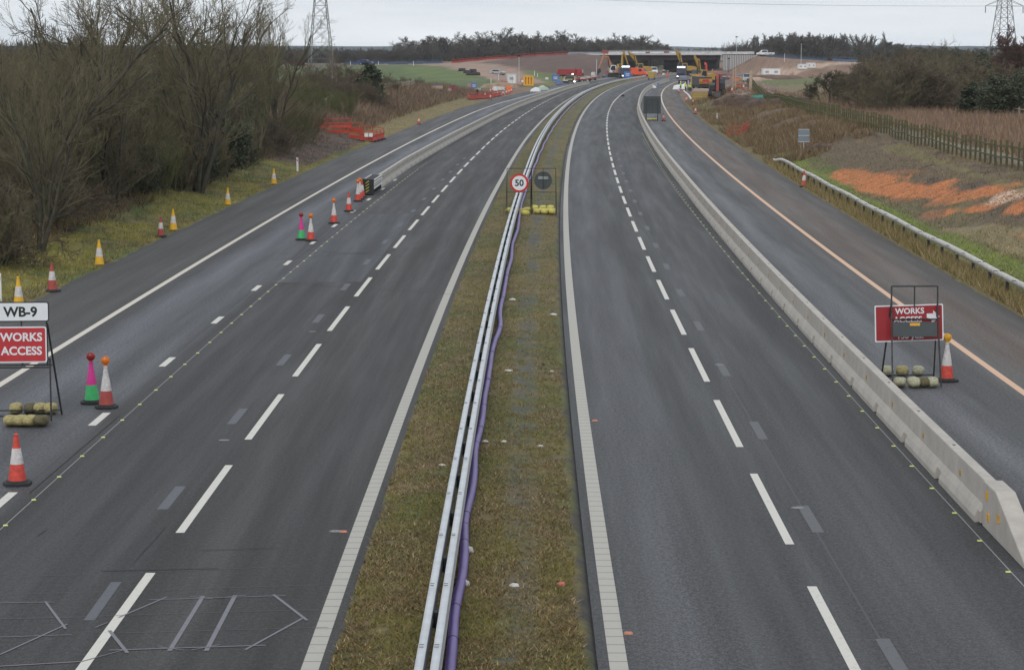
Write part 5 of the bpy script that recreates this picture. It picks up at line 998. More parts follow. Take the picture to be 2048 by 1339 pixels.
# wing walls: striped (vertical grooves)
def wall(poly_px, y, name, col, groove=1.1):
    m = mat(name+'_m', col, .85, var=.12, scale=.4, stretch=(1, 1, .3)); poly = [(bx(a), bz(b)) for a, b in poly_px]
    mb = MB().mi(0); mb.prism(poly, y, y+.6, 'y'); x0 = min(p[0] for p in poly); x1 = max(p[0] for p in poly); mb.mi(1); x = x0+groove
    def yr(xx):
        zs = []
        for (xa, za), (xb, zb) in zip(poly, poly[1:]+poly[:1]):
            if (xa-xx)*(xb-xx) < 0: zs.append(za+(zb-za)*(xx-xa)/(xb-xa))
        return (min(zs), max(zs)) if len(zs) >= 2 else None
    while x < x1:
        q = yr(x)
        if q: mb.box((x, y-.02, (q[0]+q[1])/2), (.22, .06, q[1]-q[0]-.05))
        x += groove
    return mb.build('wing_wall', [m, M('groove', (.13, .13, .14), .9)], br)
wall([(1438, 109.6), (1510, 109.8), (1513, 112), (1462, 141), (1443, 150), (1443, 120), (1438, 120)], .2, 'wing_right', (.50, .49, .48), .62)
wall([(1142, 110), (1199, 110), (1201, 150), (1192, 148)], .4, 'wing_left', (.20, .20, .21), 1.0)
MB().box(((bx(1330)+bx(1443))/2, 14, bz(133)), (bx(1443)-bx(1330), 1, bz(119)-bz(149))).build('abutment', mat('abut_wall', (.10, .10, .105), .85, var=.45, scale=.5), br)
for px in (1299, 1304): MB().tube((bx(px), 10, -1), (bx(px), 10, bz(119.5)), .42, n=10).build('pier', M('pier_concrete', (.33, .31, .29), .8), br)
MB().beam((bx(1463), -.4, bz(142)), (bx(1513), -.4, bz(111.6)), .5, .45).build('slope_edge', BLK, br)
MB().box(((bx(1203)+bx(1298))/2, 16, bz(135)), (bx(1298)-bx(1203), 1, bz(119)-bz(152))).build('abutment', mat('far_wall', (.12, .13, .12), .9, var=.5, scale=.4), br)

# ------------------------------------------------------------------ fences and barriers of the works, far away
def panel_run(name, px0, y0, px1, y1, h, m, label, group, n, Y=None, cat='barrier', solid=False):
    a = G(px0, y0) if Y is None else Vector(((px0-1024)/FPX*Y, Y, 0)); b = G(px1, y1) if Y is None else Vector(((px1-1024)/FPX*Y, Y, 0)); first = None; L_ = (b-a).length/n
    if Y is None and abs(a.y-b.y) > 150: pass
    r = empty(name, (0, 0, 0), 0); mb = MB()
    for x in (-L_/2+.05, L_/2-.05): mb.beam((x, 0, 0), (x, 0, h), .08, .08)
    for z in (h, h*.55, .15): mb.beam((-L_/2, 0, z), (L_/2, 0, z), .08, .10)
    mb.build('frame', m, r); mb = MB(); mb.box((0, 0, h*.32), (L_*.95, .04, h*.45 if not solid else h*.95)); mb.build('panel', m, r); k_ = Kind(r)
    for i in range(n):
        c = a.lerp(b, (i+.5)/n); c.z = max(0, float(HZ(c.x, c.y))); k_.put(c, math.atan2(b.y-a.y, b.x-a.x), label, group, None, cat)
panel_run('pedestrian_barrier', 903, 127, 1010, 118, 1.1, BARF, 'red plastic barrier panel along the crest of the left dirt ramp', 'red barriers on the left ramp crest', 14, Y=None)
panel_run('pedestrian_barrier', 1010, 118, 1134, 110, 1.1, BARF, 'red plastic barrier panel between the dirt ramp and the bridge', 'red barriers leading to the bridge', 14)
BFN = mat('blue_fence', (.06, .10, .17), .7, var=.3, scale=.3)
panel_run('mesh_fence', 690, 130, 885, 127, 1.3, BFN, 'bluish fence panel along the far side of the green slope', 'blue fence panels on the left', 20, cat='fence')
panel_run('mesh_fence', 1530, 108, 1655, 119, 1.2, BFN, 'bluish fence panel on the crest right of the bridge', 'blue fence panels right of the bridge', 14, cat='fence')
panel_run('mesh_fence', 1665, 119, 1715, 118, 1.6, mat('blue_fence_bright', (.10, .16, .26), .7, var=.3, scale=.3), 'blue fence panel at the far end of the right ramp', 'blue fence panels on the far right ramp', 6, cat='fence')
MESHF = M('mesh_grey', (.22, .25, .26), .6, .3)
def mesh_panel(px, by, label, w=3.4, h=2.0, group='wire mesh fence panels'):
    p = G(px, by); e = empty('mesh_fence', p, 0, label, 'fence', group); mb = MB(); frame(mb, -w/2, w/2, 0, h, th=.05, bars=(.1,)); mb.build('frame', MESHF, e); mb = MB()
    for i in range(1, 12): mb.beam((-w/2+i*w/12, 0, .1), (-w/2+i*w/12, 0, h), .02, .02)
    for i in range(1, 6): mb.beam((-w/2, 0, i*h/6), (w/2, 0, i*h/6), .02, .02)
    mb.build('mesh', MESHF, e)
mesh_panel(931, 180, 'wire mesh panel left of the blue signboard'); mesh_panel(953, 180, 'wire mesh panel behind the blue signboard'); mesh_panel(1460, 172, 'wire mesh panel in the right works, left one'); mesh_panel(1476, 176, 'wire mesh panel in the right works, right one'); mesh_panel(1010, 171, 'wire mesh panel before the white cabin')

# ------------------------------------------------------------------ boards, cabins, heaps
def board(px, by, w, h, z, m, label, cat='sign', legs=True, deco=None, name='works_sign'):
    p = G(px, by); p.z = max(p.z, 0); e = empty(name, p, 0, label, cat); q = plate(w, h, .05, 'board', m, e, (0, 0, z+h/2), r=.05)
    if legs:
        for s in (-1, 1): MB().beam((s*w*.35, .05, 0), (s*w*.35, .05, z+h*.9), .07, .07).build('leg', STEEL, e)
    if deco: deco(q, w, h)
    return e
def arrows(q, w, h):
    for x in (-.27, 0, .27):
        mb = MB(); mb.prism([(x*w-.06, -.35*h), (x*w+.06, -.35*h), (x*w+.06, .2*h), (x*w+.16, .2*h), (x*w, .4*h), (x*w-.16, .2*h), (x*w-.06, .2*h)], -.06, -.052, 'y'); mb.build('arrow', SBLK, q)
def spots(q, w, h): MB().box((0, -.055, .12*h), (w*.6, .01, h*.1)).box((0, -.055, -.12*h), (w*.5, .01, h*.1)).build('marking', SWH, q)
board(1057, 175, 1.6*1.35, 1.5*1.4, .35, M('sign_orange', (.75, .36, .02), .5), 'orange yellow lane board with black arrows by the left works', deco=arrows)
board(948, 180, 1.15, 1.2, .2, BLUP, 'small blue signboard beside wire mesh on the left soil', deco=spots); board(939, 179, .8, .7, .4, M('sign_faded', (.5, .25, .2), .6), 'faded pink and orange notice left of the blue signboard')
board(1111, 166, 1.7, 1.55, .4, BLUP, 'blue signboard left of the dark truck with lit headlights', deco=spots); board(1255, 157, 2.0, 1.7, .2, BLUP, 'blue signboard in front of the lit blue lorry', deco=spots)
p = G(1045, 172); e = empty('works_sign', p, 0, 'small round white and red sign beside the orange arrow board', 'sign'); MB().prism([(.42*math.cos(i*PI/8), .42*math.sin(i*PI/8)) for i in range(16)], -.03, 0, 'y').build('disc', SRED, e).location = (0, 0, 1.0); MB().prism([(.3*math.cos(i*PI/8), .3*math.sin(i*PI/8)) for i in range(16)], -.05, -.035, 'y').build('disc_face', SWH, e).location = (0, 0, 1.0); MB().beam((0, .02, 0), (0, .02, .7), .05, .05).build('post', STEEL, e)
p = G(955, 198); e = empty('bollard_post', p, 0, 'dark red and black post beside the left road edge', 'post'); MB().tube((0, 0, 0), (0, 0, 1.0), .14, n=8).build('lower_part', M('post_red', (.2, .03, .03), .7), e); MB().tube((0, 0, 1.0), (0, 0, 1.5), .17, n=8).build('upper_part', BLK, e)
board(1018, 190.5-8, .9, .95, 0, HIO, 'small orange board lying by the left kerb', legs=False, name='orange_board')
def cabin(px, by, w, d, h, m, label, rz=0, nw=3):
    p = G(px, by); e = empty('site_cabin', p, rz, label, 'cabin'); MB().box((0, d/2, h/2+.1), (w, d, h)).build('cabin_body', m, e, bev=.05); MB().box((0, d/2, h+.14), (w+.15, d+.15, .08)).build('roof', M('roof_pale', (.55, .56, .58), .6), e)
    for i in range(nw): f = MB().box((-w/2+w*(i+.5)/nw, -.02, h*.6), (w/nw*.4, .05, h*.3)).build('window', M('cab_window', (.30, .33, .36), .3), e)
    for x in (-w/2+.15, w/2-.15): MB().box((x, -.03, h/2+.1), (.12, .06, h)).build('corner_post', M('pale_post', (.6, .6, .6), .6), e)
cabin(1023, 168, 2.2, 2.5, 2.1, WHP, 'white site cabin by the left works', nw=1); cabin(1543, 153, 5.3, 3, 2.1, WHP, 'white site cabin, the nearer left one on the right ramp', nw=2); cabin(1606, 139, 2.7, 3, 1.5, WHP, 'white site cabin, left half of the farther pair on the right ramp', nw=2); cabin(1623, 137, 2.6, 3, 1.5, WHP, 'white site cabin, right half of the farther pair on the right ramp', nw=2)
for i, (x, y, n_) in enumerate([(924, 143, 5), (934, 147, 6), (946, 145, 5), (940, 150.5, 6), (953, 151, 4)]):
    p = G(x, y); e = empty('pipe_stack', p, 0, ['leftmost', 'second', 'third', 'lower left', 'lower right'][i]+' bundle of black pipes on the left dirt slope', 'pipe stack', 'black pipe bundles'); 
    for k_ in range(3): MB().tube((-1.0, k_*.35-.4, .25), (1.0, k_*.35-.4, .3), .22, n=8).build('pipe', PIPE, e)
    MB().tube((-.9, 0, .62), (.9, 0, .62), .2, n=8).build('pipe', PIPE, e)
lump('soil_heap', 1000, 176, (9, 6, 1.0), mat('heap_sand', (.30, .21, .14), .95, var=.3, scale=1.2, bump=.6), 'low sandy heap left of the white cabin', 'heap'); lump('soil_heap', 1430, 156, (14, 8, 1.7), mat('heap_red', (.22, .12, .08), .95, var=.3, scale=1.2, bump=.6), 'reddish soil heap behind the red excavator', 'heap')
lump('soil_heap', 1545, 158, (26, 8, 1.0), mat('heap_brown', (.14, .09, .07), .95, var=.35, scale=1.0, bump=.6), 'long brown soil bank in front of the white cabin on the right', 'heap')
lump('green_sheet', 1533, 204, (8.0, 3.5, .7), GRNT, 'sagging teal green sheet over the soil right of the works', 'sheet', dz=.1); lump('black_pool', 1710, 156, (20, 4, .9), BLK, 'long dark edge of a lined pond behind the thorn trees', 'pond liner')
lump('mesh_heap', 1070, 183, (3, 1.6, .7), WHP, 'white and green bagged materials along the left kerb', 'materials'); lump('mesh_heap', 1085, 180, (3, 1.6, .8), M('pale_green_bag', (.4, .5, .42), .7), 'pale green bagged materials next to the white ones at the left kerb', 'materials')
# white and blue barrier end pieces lying on the right carriageway
for i, (x, y) in enumerate([(1307, 176), (1313, 171), (1320, 167)]): lump('kerb_piece', x, y, (1.5, 2.4, .55), WHP if i != 1 else BLUP, ['nearest white block beside the far end of the right barrier', 'blue block between two white ones by the far barrier', 'farthest white block by the far barrier'][i], 'block', z=0)
for i, (x, y) in enumerate([(1362, 178), (1368, 176), (1355, 179)]): lump('bag_heap', x, y, (2.2, 1.6, .8), WHP, ['pale bags piled by the verge near the works, middle', 'pale bags piled by the verge, right', 'pale bags piled by the verge, left'][i], 'bags')
# green and white hose along the verge
P = [G(1368, 182, .05), G(1372, 186, .05), G(1377, 190, .05), G(1381, 196, .05), G(1383, 200, .05)]; mb = MB()
for a, b in zip(P, P[1:]): mb.tube(a, b, .16, n=7)
tag(mb.build('pipe_hose', M('hose_pale', (.55, .6, .58), .6)), 'pale hose curving along the verge left of the yellow box', 'hose')
# yellow trench box
p = G(1399, 201.5); e = empty('trench_box', p, R(-8), 'yellow steel trench box with pale planks at the edge of the works', 'trench box')
mb = MB()
for z in (.08, .42, .80, 1.12): mb.box((0, 0, z), (2.25, .10, .09))
for x in (-1.1, 1.1): mb.box((x, 0, .6), (.10, .14, 1.15))
mb.build('frame', YEL, e); MB().box((0, .08, .6), (2.15, .05, 1.0)).build('panel', M('yellow_panel', (.50, .40, .15), .7, var=.2), e); mb = MB()
for x in (-1.1, 1.1): mb.beam((x, .1, 1.0), (x+.3, 3.0, 1.0), .1, .1); mb.beam((x, .1, .2), (x+.3, 3.0, .2), .1, .1)
mb.build('side_beam', YEL, e)
p = G(1402, 191); e = empty('concrete_pipe', p, 0, 'large dusty pipe section lying behind the yellow trench box', 'pipe'); MB().tube((-1.5, 0, .6), (1.3, .5, .6), .62, n=14).build('pipe_shell', M('pipe_dusty', (.33, .25, .20), .9, var=.2), e); MB().tube((1.3, .5, .6), (1.34, .505, .6), .5, n=14).build('opening', BLK, e)

# ------------------------------------------------------------------ machines and vehicles (built facing -y, towards the camera)
def wheelset(e, xs, ys, r, w, m=BLK, hub=GALVD):
    for x in xs:
        for y in ys:
            t = MB(); t.add([(x+(w/2)*s, y+r*q*math.cos(2*PI*i/16), r+r*q*math.sin(2*PI*i/16)) for s, q in ((-1, .8), (-1, 1), (1, 1), (1, .8)) for i in range(16)], [(k_*16+i, k_*16+(i+1) % 16, (k_+1)*16+(i+1) % 16, (k_+1)*16+i) for k_ in range(3) for i in range(16)]+[tuple(range(16))[::-1], tuple(range(48, 64))]); o = t.build('wheel', m, e)
            MB().tube((x-w/2-.01, y, r), (x+w/2+.01, y, r), r*.45, n=10).build('hub', hub, o)
def excavator(px, by, rz, body, boom_m, label, sc=1.0, pose=((0, -.3), (-3.6, 4.6), (-6.6, 2.0)), cabside=-1, turn=0, white=None):
    """boom in the local x-z plane pointing to -x"""
    p = G(px, by); p.z = max(0, p.z); e = empty('excavator', p, rz, label, 'excavator', 'excavators at the works'); e.scale = (sc,)*3
    for s in (-1, 1):
        t = MB(); t.prism([(-1.9, .35), (-1.6, .05), (1.6, .05), (1.9, .35), (1.9, .6), (1.6, .9), (-1.6, .9), (-1.9, .6)], s*1.15-.28, s*1.15+.28, 'y'); o = t.build('track', BLK, e)
        mb = MB()
        for i in range(5): mb.tube((-1.4+i*.7, s*1.15-.3, .42), (-1.4+i*.7, s*1.15+.3, .42), .24, n=8)
        mb.build('roller', STEEL, o)
    MB().box((0, 0, .98), (1.6, 1.6, .25)).build('turntable', STEEL, e)
    h = MB(); h.prism([(-1.2, 1.1), (1.9, 1.1), (2.1, 1.5), (2.0, 2.1), (1.2, 2.25), (-.2, 2.2), (-1.2, 1.9)], -1.25, 1.25, 'y'); h.build('house', body, e, bev=.06)
    MB().prism([(1.6, 1.15), (2.25, 1.2), (2.3, 2.0), (1.6, 2.15)], -1.2, 1.2, 'y').build('counterweight', white or body, e, bev=.05)
    c = MB().prism([(-1.7, 1.2), (-.2, 1.2), (-.2, 2.95), (-1.3, 2.95), (-1.75, 2.2)], cabside*.75-.5, cabside*.75+.5, 'y').build('cab', white or body, e)
    for s in (-1, 1): MB().prism([(-1.55, 1.75), (-.4, 1.75), (-.4, 2.8), (-1.25, 2.8), (-1.6, 2.2)], cabside*.75+s*.505-.005, cabside*.75+s*.505+.005, 'y').build('window', GLS, c)
    MB().box((-1.56, cabside*.75, 2.5), (.03, .8, .7), M=Matrix.Rotation(R(30), 3, 'Y')).build('windscreen', GLS, c)
    (x0, z0), (x1, z1), (x2, z2) = pose; z0 = 1.7; x0 = -.9; k_ = (x0*.45+x1*.55-.0, z0*.35+z1*.65+1.0)
    def arm(name, pts, wds):
        up = []; dn = []; wds = [w*.72 for w in wds]
        for i, (q, w) in enumerate(zip(pts, wds)):
            a = Vector(pts[max(0, i-1)]); b = Vector(pts[min(len(pts)-1, i+1)]); d = (b-a).normalized(); n_ = Vector((-d.y, d.x))*w; up.append((q[0]+n_.x, q[1]+n_.y)); dn.append((q[0]-n_.x, q[1]-n_.y))
        return MB().prism(up+dn[::-1], -.22, .22, 'y').build(name, boom_m, e)
    b = arm('boom', [(x0, z0), k_, (x1, z1)], [.22, .38, .2]); arm('stick', [(x1+.45*(x1-x2)*.4, z1+.45*(z1-z2)*.4), (x1, z1), (x2, z2)], [.12, .26, .13])
    for s in (-1, 1): MB().tube((x0-.6, s*.3, z0-.2), (k_[0], s*.3, k_[1]-.1), .09, n=6).build('cylinder', STEEL, b)
    MB().prism([(x2+.2, z2+.1), (x2-.3, z2-.1), (x2-.7, z2-.9), (x2-.1, z2-1.2), (x2+.5, z2-.8), (x2+.45, z2-.2)], -.5, .5, 'y').build('bucket', STEEL, e, bev=.03)
    return e
YM = 1.15
excavator(1232, 155, R(8), ORA, ORA, 'orange excavator with white counterweight and folded boom left of the lit lorry', 1.2, ((0, 0), (-3.1, 5.2), (-4.3, 2.1)), white=WHP)
excavator(1236, 152, R(-160), YEL, YEL, 'yellow excavator behind the orange one, arm raised to the deck', 1.25, ((0, 0), (-1.6, 5.6), (-2.7, 2.6)))
excavator(1283, 152, R(25), YEL, YEL, 'yellow excavator right of the lit blue lorry, boom folded to its left', 1.3, ((0, 0), (-3.2, 5.2), (-1.0, 2.6)))
excavator(1372, 151, R(20), YEL, YEL, 'yellow excavator behind the second lit lorry, boom touching the deck', 1.3, ((0, 0), (-2.6, 5.8), (-1.6, 3.2)))
excavator(1409, 170, R(30), YEL, YEL, 'dark yellow excavator with hammer arm before the abutment', 1.15, ((0, 0), (-2.2, 5.2), (-.9, 2.2)))
excavator(1416, 168, R(-70), REDP, BAR, 'tall red excavator arm rising behind the chevron dump truck', 1.0, ((0, 0), (-1.6, 4.6), (-.5, 2.2)))
excavator(1434, 194, R(86), M('house_dark', (.035, .035, .038), .6), M('arm_dark_red', (.26, .04, .025), .5), 'dark red excavator seen close behind, right of the trench box', .88, ((0, 0), (-2.6, 2.9), (-3.0, .9)), cabside=-1)
def lorry(px, by, rz, cabm, bodym, label, lights=True, sc=1.0, tipper=True, bar=True):
    p = G(px, by); p.z = max(0, p.z); e = empty('lorry', p, rz, label, 'lorry', 'lorries at the works'); e.scale = (sc,)*3
    c = MB(); c.prism([(0, .6), (0, 1.7), (.25, 3.0), (2.0, 3.05), (2.0, .6)], -1.2, 1.2, 'x'); c.build('cab', cabm, e, bev=.06)
    MB().box((0, .10, 2.28), (2.05, .04, .95), M=Matrix.Rotation(R(-11), 3, 'X')).build('windscreen', GLS, e); MB().box((0, -.03, 1.2), (1.5, .06, .6)).build('grille', BLK, e); MB().box((0, -.08, .62), (2.45, .25, .4)).build('bumper', bodym, e)
    for s in (-1, 1): MB().box((s*.95, -.23, .68), (.35, .06, .2)).build('headlight', LIT if lights else SWH, e); MB().box((s*1.4, .1, 2.3), (.2, .1, .6)).build('mirror', BLK, e)
    if bar: MB().box((0, .6, 3.25), (2.2, .25, .35)).build('beacon_bar', LITB, e); MB().box((0, .15, 3.02), (2.0, .12, .2)).build('roof_sign', SWH, e)
    if tipper: MB().prism([(2.2, 1.2), (2.2, 3.0), (8.2, 3.0), (8.6, 1.2)], -1.25, 1.25, 'x').build('tipper_body', bodym, e, bev=.04); MB().box((0, 5, 1.0), (1.0, 6.5, .25)).build('chassis', BLK, e)
    wheelset(e, (-1.05, 1.05), (1.1, 5.6, 7.0), .52, .32); return e
lorry(1252, 156.5, R(4), NAVY, NAVY, 'navy lorry with lit roof bar facing the camera behind a blue signboard'); lorry(1362, 158, R(-6), NAVY, NAVY, 'navy lorry with brightly lit roof bar right of the orange worker')
lorry(1392, 164, R(-10), M('dark_truck', (.03, .032, .036), .5), M('dark_truck2', (.05, .05, .055), .6), 'dark grey lorry without lights behind the small grey dumper', False, 1.0, True, False)
lorry(1166, 157, R(75), M('lorry_red', (.32, .02, .03), .5), M('lorry_red2', (.30, .02, .03), .5), 'dark red tipper lorry side on below the left wing wall', False, .85, True, False)
# dark pick-up with lit headlamps on the left
def car(px, by, rz, m, label, kind='car', lights=False, sc=1.0, rack=False, cat='car', name='parked_car'):
    p = G(px, by); p.z = max(0, p.z); e = empty(name, p, rz, label, cat); e.scale = (sc,)*3
    if kind == 'pickup': pf = [(0, .45), (0, 1.0), (.9, 1.15), (1.5, 1.85), (3.3, 1.9), (3.4, 1.1), (5.6, 1.1), (5.6, .45)]
    elif kind == 'van': pf = [(0, .4), (0, 1.0), (.7, 1.25), (1.3, 2.1), (5.0, 2.2), (5.1, .4)]
    else: pf = [(0, .35), (0, .8), (1.0, .95), (1.7, 1.45), (3.2, 1.47), (4.1, .95), (4.3, .9), (4.3, .35)]
    MB().prism(pf, -.9, .9, 'x').build('body', m, e, bev=.07)
    ws = pf[2:4]; a = Vector((0, ws[0][0], ws[0][1])); b = Vector((0, ws[1][0], ws[1][1])); c = (a+b)/2; d = b-a
    MB().box((0, c.y-.03, c.z+.02), (1.5, d.length*.85, .03), M=Matrix.Rotation(math.atan2(d.z, d.y), 3, 'X')).build('windscreen', GLS, e)
    sw = {'pickup': [(1.5, 1.2), (1.75, 1.75), (3.15, 1.78), (3.2, 1.2)], 'van': [(1.3, 1.3), (1.6, 1.95), (2.3, 1.95), (2.3, 1.3)], 'car': [(1.3, .95), (1.8, 1.35), (3.1, 1.36), (3.7, .95)]}[kind]
    for s in (-1, 1):
        MB().prism(sw, s*.905-.008, s*.905+.008, 'x').build('window', GLS, e); MB().box((s*.65, -.02, .72), (.32, .06, .18)).build('headlight', LIT if lights else SWH, e)
        MB().box((s*.7, pf[-1][0]+.02, .8), (.25, .05, .2)).build('tail_light', SRED, e)
    wheelset(e, (-.82, .82), (.85, pf[-1][0]-1.0), .34, .22)
    if rack: MB().box((0, 2.2, 2.0), (1.3, .25, .12)).build('beacon_bar', LITB, e)
    return e
car(1513, 108.5, R(-90), WHP, 'white crew cab pickup on the crest right of the bridge', 'pickup', sc=1.15, cat='pickup truck', name='pickup_truck')
e = car(1304, 159, R(174), M('gold_paint', (.36, .26, .05), .4), 'muddy gold estate car on the far carriageway seen from behind', 'van', sc=.98, rack=True, cat='car')
car(1453, 160, R(20), M('maroon_paint', (.30, .02, .03), .4), 'red and white car parked before the wing wall', 'car', sc=1.1); car(1492, 164, R(-15), M('silver_paint', (.40, .41, .42), .4), 'silver van with dark front parked on the right works soil', 'van', sc=.85, cat='van'); car(1011, 150, R(70), M('silver_paint', (.40, .41, .42), .4), 'small grey car behind the white cabin on the left', 'car', sc=1.0)
car(1296, 153, R(60), M('orange_paint', (.75, .10, .03), .5), 'bright orange red van under the bridge, left of the piers', 'van', sc=1.15, cat='van'); car(1310, 149, R(10), WHP, 'white and red striped van below the middle of the bridge', 'van', sc=1.1, rack=True, cat='van')
car(612, 133, R(80), REDP, 'red vehicle glimpsed at the far left end of the ramp', 'car', sc=1.1); car(745, 130, R(80), M('blue_paint', (.03, .06, .25), .4), 'dark blue car on the far left ramp', 'car', sc=1.1)
# dark work truck with lit lamps left
p = G(1139, 168); e = empty('work_truck', p, R(-4), 'dark open work truck with two lit lamps and striped posts on the far left', 'work truck'); MB().prism([(0, .5), (0, 1.5), (.3, 2.1), (1.8, 2.1), (1.8, .5)], -.95, .95, 'x').build('cab', M('truck_black', (.02, .02, .02), .5), e, bev=.05); MB().box((0, -.04, 1.05), (1.5, .06, .35)).build('panel', M('truck_panel', (.30, .30, .18), .6), e)
for s in (-1, 1): MB().box((s*1.15, -.05, .55), (.36, .06, .26)).build('headlight', LIT, e); MB().box((s*1.25, .1, 1.2), (.28, .1, 1.1)).build('striped_post', M('stripe_pink', (.5, .3, .28), .6), e)
MB().box((.7, .5, 2.3), (.3, .3, .22)).build('beacon', LIT, e); wheelset(e, (-.85, .85), (.9, 3.6), .4, .28); MB().box((0, 3.2, .95), (1.9, 2.8, .5)).build('tray', M('truck_red', (.2, .05, .04), .6), e)
for i, (x, y) in enumerate([(1176, 165), (1186, 163), (1197, 161)]): p = G(x, y); e = empty('flat_trailer', p, R(70), ['nearest', 'middle', 'farthest'][i]+' low dark red trailer in the row on the far left', 'trailer', 'trailers on the far left'); MB().box((0, 2, .75), (1.9, 4.0, .22)).build('bed', M('trailer_red', (.25, .04, .04), .6), e); MB().box((0, 1.2, 1.1), (1.5, 1.2, .5)).build('load', M('trailer_load', (.45, .42, .38), .7), e); wheelset(e, (-.85, .85), (1.2, 2.6), .35, .2)
# dump truck with chevrons
p = G(1408, 185); e = empty('dump_truck', p, R(186), 'yellow dump truck seen from behind with red and yellow chevron tailboard', 'dump truck'); e.scale = (1.12,)*3
MB().prism([(-1.2, .9), (-1.1, 2.55), (5.2, 2.65), (5.0, 1.0)], -1.1, 1.1, 'x').build('tipper_body', M('tipper_dark', (.035, .033, .03), .6), e, bev=.05)
tb = plate(2.2, .85, .05, 'tailboard', YEL, e, (0, -1.3, 1.85)); tb.rotation_euler = (0, 0, 0)
MB().box((0, -.075, .12), (1.1, .02, .42)).build('panel', SRED, tb)
for i in range(7):
    for s in (-1, 1): MB().box((s*(.16+i*.14), -.06, -.22), (.055, .02, .42), M=Matrix.Rotation(R(s*40), 3, 'Y')).build('chevron_stripe', SBLK if i % 2 else SRED, tb)
tb.location.y = -1.32; e.rotation_euler = (0, 0, R(6))
wheelset(e, (-1.0, 1.0), (0, 1.5, 4.4), .62, .42); MB().prism([(5.2, .8), (5.2, 2.7), (6.6, 2.6), (7.2, 1.4), (7.2, .8)], -1.0, 1.0, 'x').build('cab', YEL, e, bev=.05); MB().box((0, 2.5, .85), (.9, 6, .3)).build('chassis', BLK, e)
MB().box((0, 5.9, 2.75), (.5, .4, .2)).build('beacon', HIO, e)
# small grey dumper
p = G(1366, 168); e = empty('site_dumper', p, 0, 'small pale grey dumper facing the camera before the lit lorry', 'dumper'); MB().prism([(-.9, .9), (-1.1, 1.8), (.9, 1.9), (.8, .9)], -.9, .9, 'x').build('skip', M('dumper_grey', (.25, .27, .33), .5), e, bev=.04); MB().box((0, 1.3, 1.0), (1.1, 1.5, .7)).build('engine_cover', M('dumper_grey', (.25, .27, .33), .5), e, bev=.05); mb = MB(); frame(mb, -.6, .6, 1.2, 2.7, y0=1.4, th=.07); mb.build('roll_bar', STEEL, e); wheelset(e, (-.85, .85), (-.2, 1.9), .45, .35)
# yellow roller / loader behind the dump truck
p = G(1390, 174); e = empty('wheel_loader', p, R(10), 'yellow loader partly hidden left behind the dump truck', 'loader'); MB().prism([(-1, .6), (-1, 1.5), (.5, 1.7), (2.4, 1.6), (2.4, .6)], -.9, .9, 'x').build('body', YEL, e, bev=.05); c = MB().box((0, .9, 2.2), (1.2, 1.2, 1.1)).build('cab', YEL, e); MB().box((0, .9, 2.3), (1.23, 1.0, .6)).build('window', GLS, c); wheelset(e, (-.9, .9), (-.3, 1.8), .6, .4)

# ------------------------------------------------------------------ workers
def person_mesh(top, trousers, pose=0):
    J = {'pel': (0, 0, .95), 'ch': (0, .02, 1.22), 'nk': (0, .02, 1.47), 'hd': (0, 0, 1.56), 'ht': (0, 0, 1.72)}
    for s, n_ in ((-1, 'l'), (1, 'r')):
        st = .12*s*pose; J.update({n_+'hip': (s*.10, 0, .90), n_+'kn': (s*.11, -.04+st, .50), n_+'an': (s*.12, .04+st*1.5, .09), n_+'toe': (s*.13, -.14+st*1.5, .05), n_+'sh': (s*.19, .02, 1.40), n_+'el': (s*.27, .03, 1.13), n_+'wr': (s*.25, -.14-(.1*pose), .95), n_+'ha': (s*.24, -.22-(.1*pose), .92)})
    E = [('pel', 'ch'), ('ch', 'nk'), ('nk', 'hd'), ('hd', 'ht')]
    for n_ in 'lr': E += [('pel', n_+'hip'), (n_+'hip', n_+'kn'), (n_+'kn', n_+'an'), (n_+'an', n_+'toe'), ('ch', n_+'sh'), (n_+'sh', n_+'el'), (n_+'el', n_+'wr'), (n_+'wr', n_+'ha')]
    RD = {'pel': .15, 'ch': .17, 'nk': .065, 'hd': .10, 'ht': .085}; RR = {'hip': .10, 'kn': .07, 'an': .05, 'toe': .045, 'sh': .075, 'el': .055, 'wr': .04, 'ha': .035}
    ks_ = list(J); me = bpy.data.meshes.new('person'); me.from_pydata([J[q] for q in ks_], [(ks_.index(a), ks_.index(b)) for a, b in E], []); o = bpy.data.objects.new('person', me); C.objects.link(o)
    sk = o.modifiers.new('s', 'SKIN'); sv = me.skin_vertices[0].data
    for i, q in enumerate(ks_): r_ = RD.get(q) or RR[q[1:]]; sv[i].radius = (r_, r_*.8 if q in ('pel', 'ch') else r_)
    sv[0].use_root = True; ss = o.modifiers.new('u', 'SUBSURF'); ss.levels = 1; ss.render_levels = 1; bpy.context.view_layer.update()
    m2 = bpy.data.meshes.new_from_object(o.evaluated_get(bpy.context.evaluated_depsgraph_get())); bpy.data.objects.remove(o)
    for m in (SKIN, top, trousers, BLK): m2.materials.append(m)
    for f in m2.polygons: z = f.center.z; x = abs(f.center.x); f.material_index = 3 if z < .13 else (0 if (z > 1.47 or (x > .2 and z < .99 and f.center.y < -.1)) else (2 if z < .93 and x < .22 else 1)); f.use_smooth = True
    return m2
PMS = {'o': person_mesh(HIO, HIO, 1), 'y': person_mesh(HIV, M('navy_cloth', (.03, .035, .06), .8), .4), 'y2': person_mesh(HIV, HIV, 0)}
hm = MB().lathe([(.14, 1.66), (.125, 1.70), (.12, 1.76), (.08, 1.81), (.02, 1.825)], n=12).mesh('helmet', WHP)
def person(k_, px, by, rz, label):
    p = G(px, by); p.z = max(p.z, 0); o = bpy.data.objects.new('person', PMS[k_]); C.objects.link(o); o.location = p; o.rotation_euler = (0, 0, rz); tag(o, label, 'person', 'workers at the roadworks'); h = bpy.data.objects.new('helmet', hm); C.objects.link(h); h.parent = o
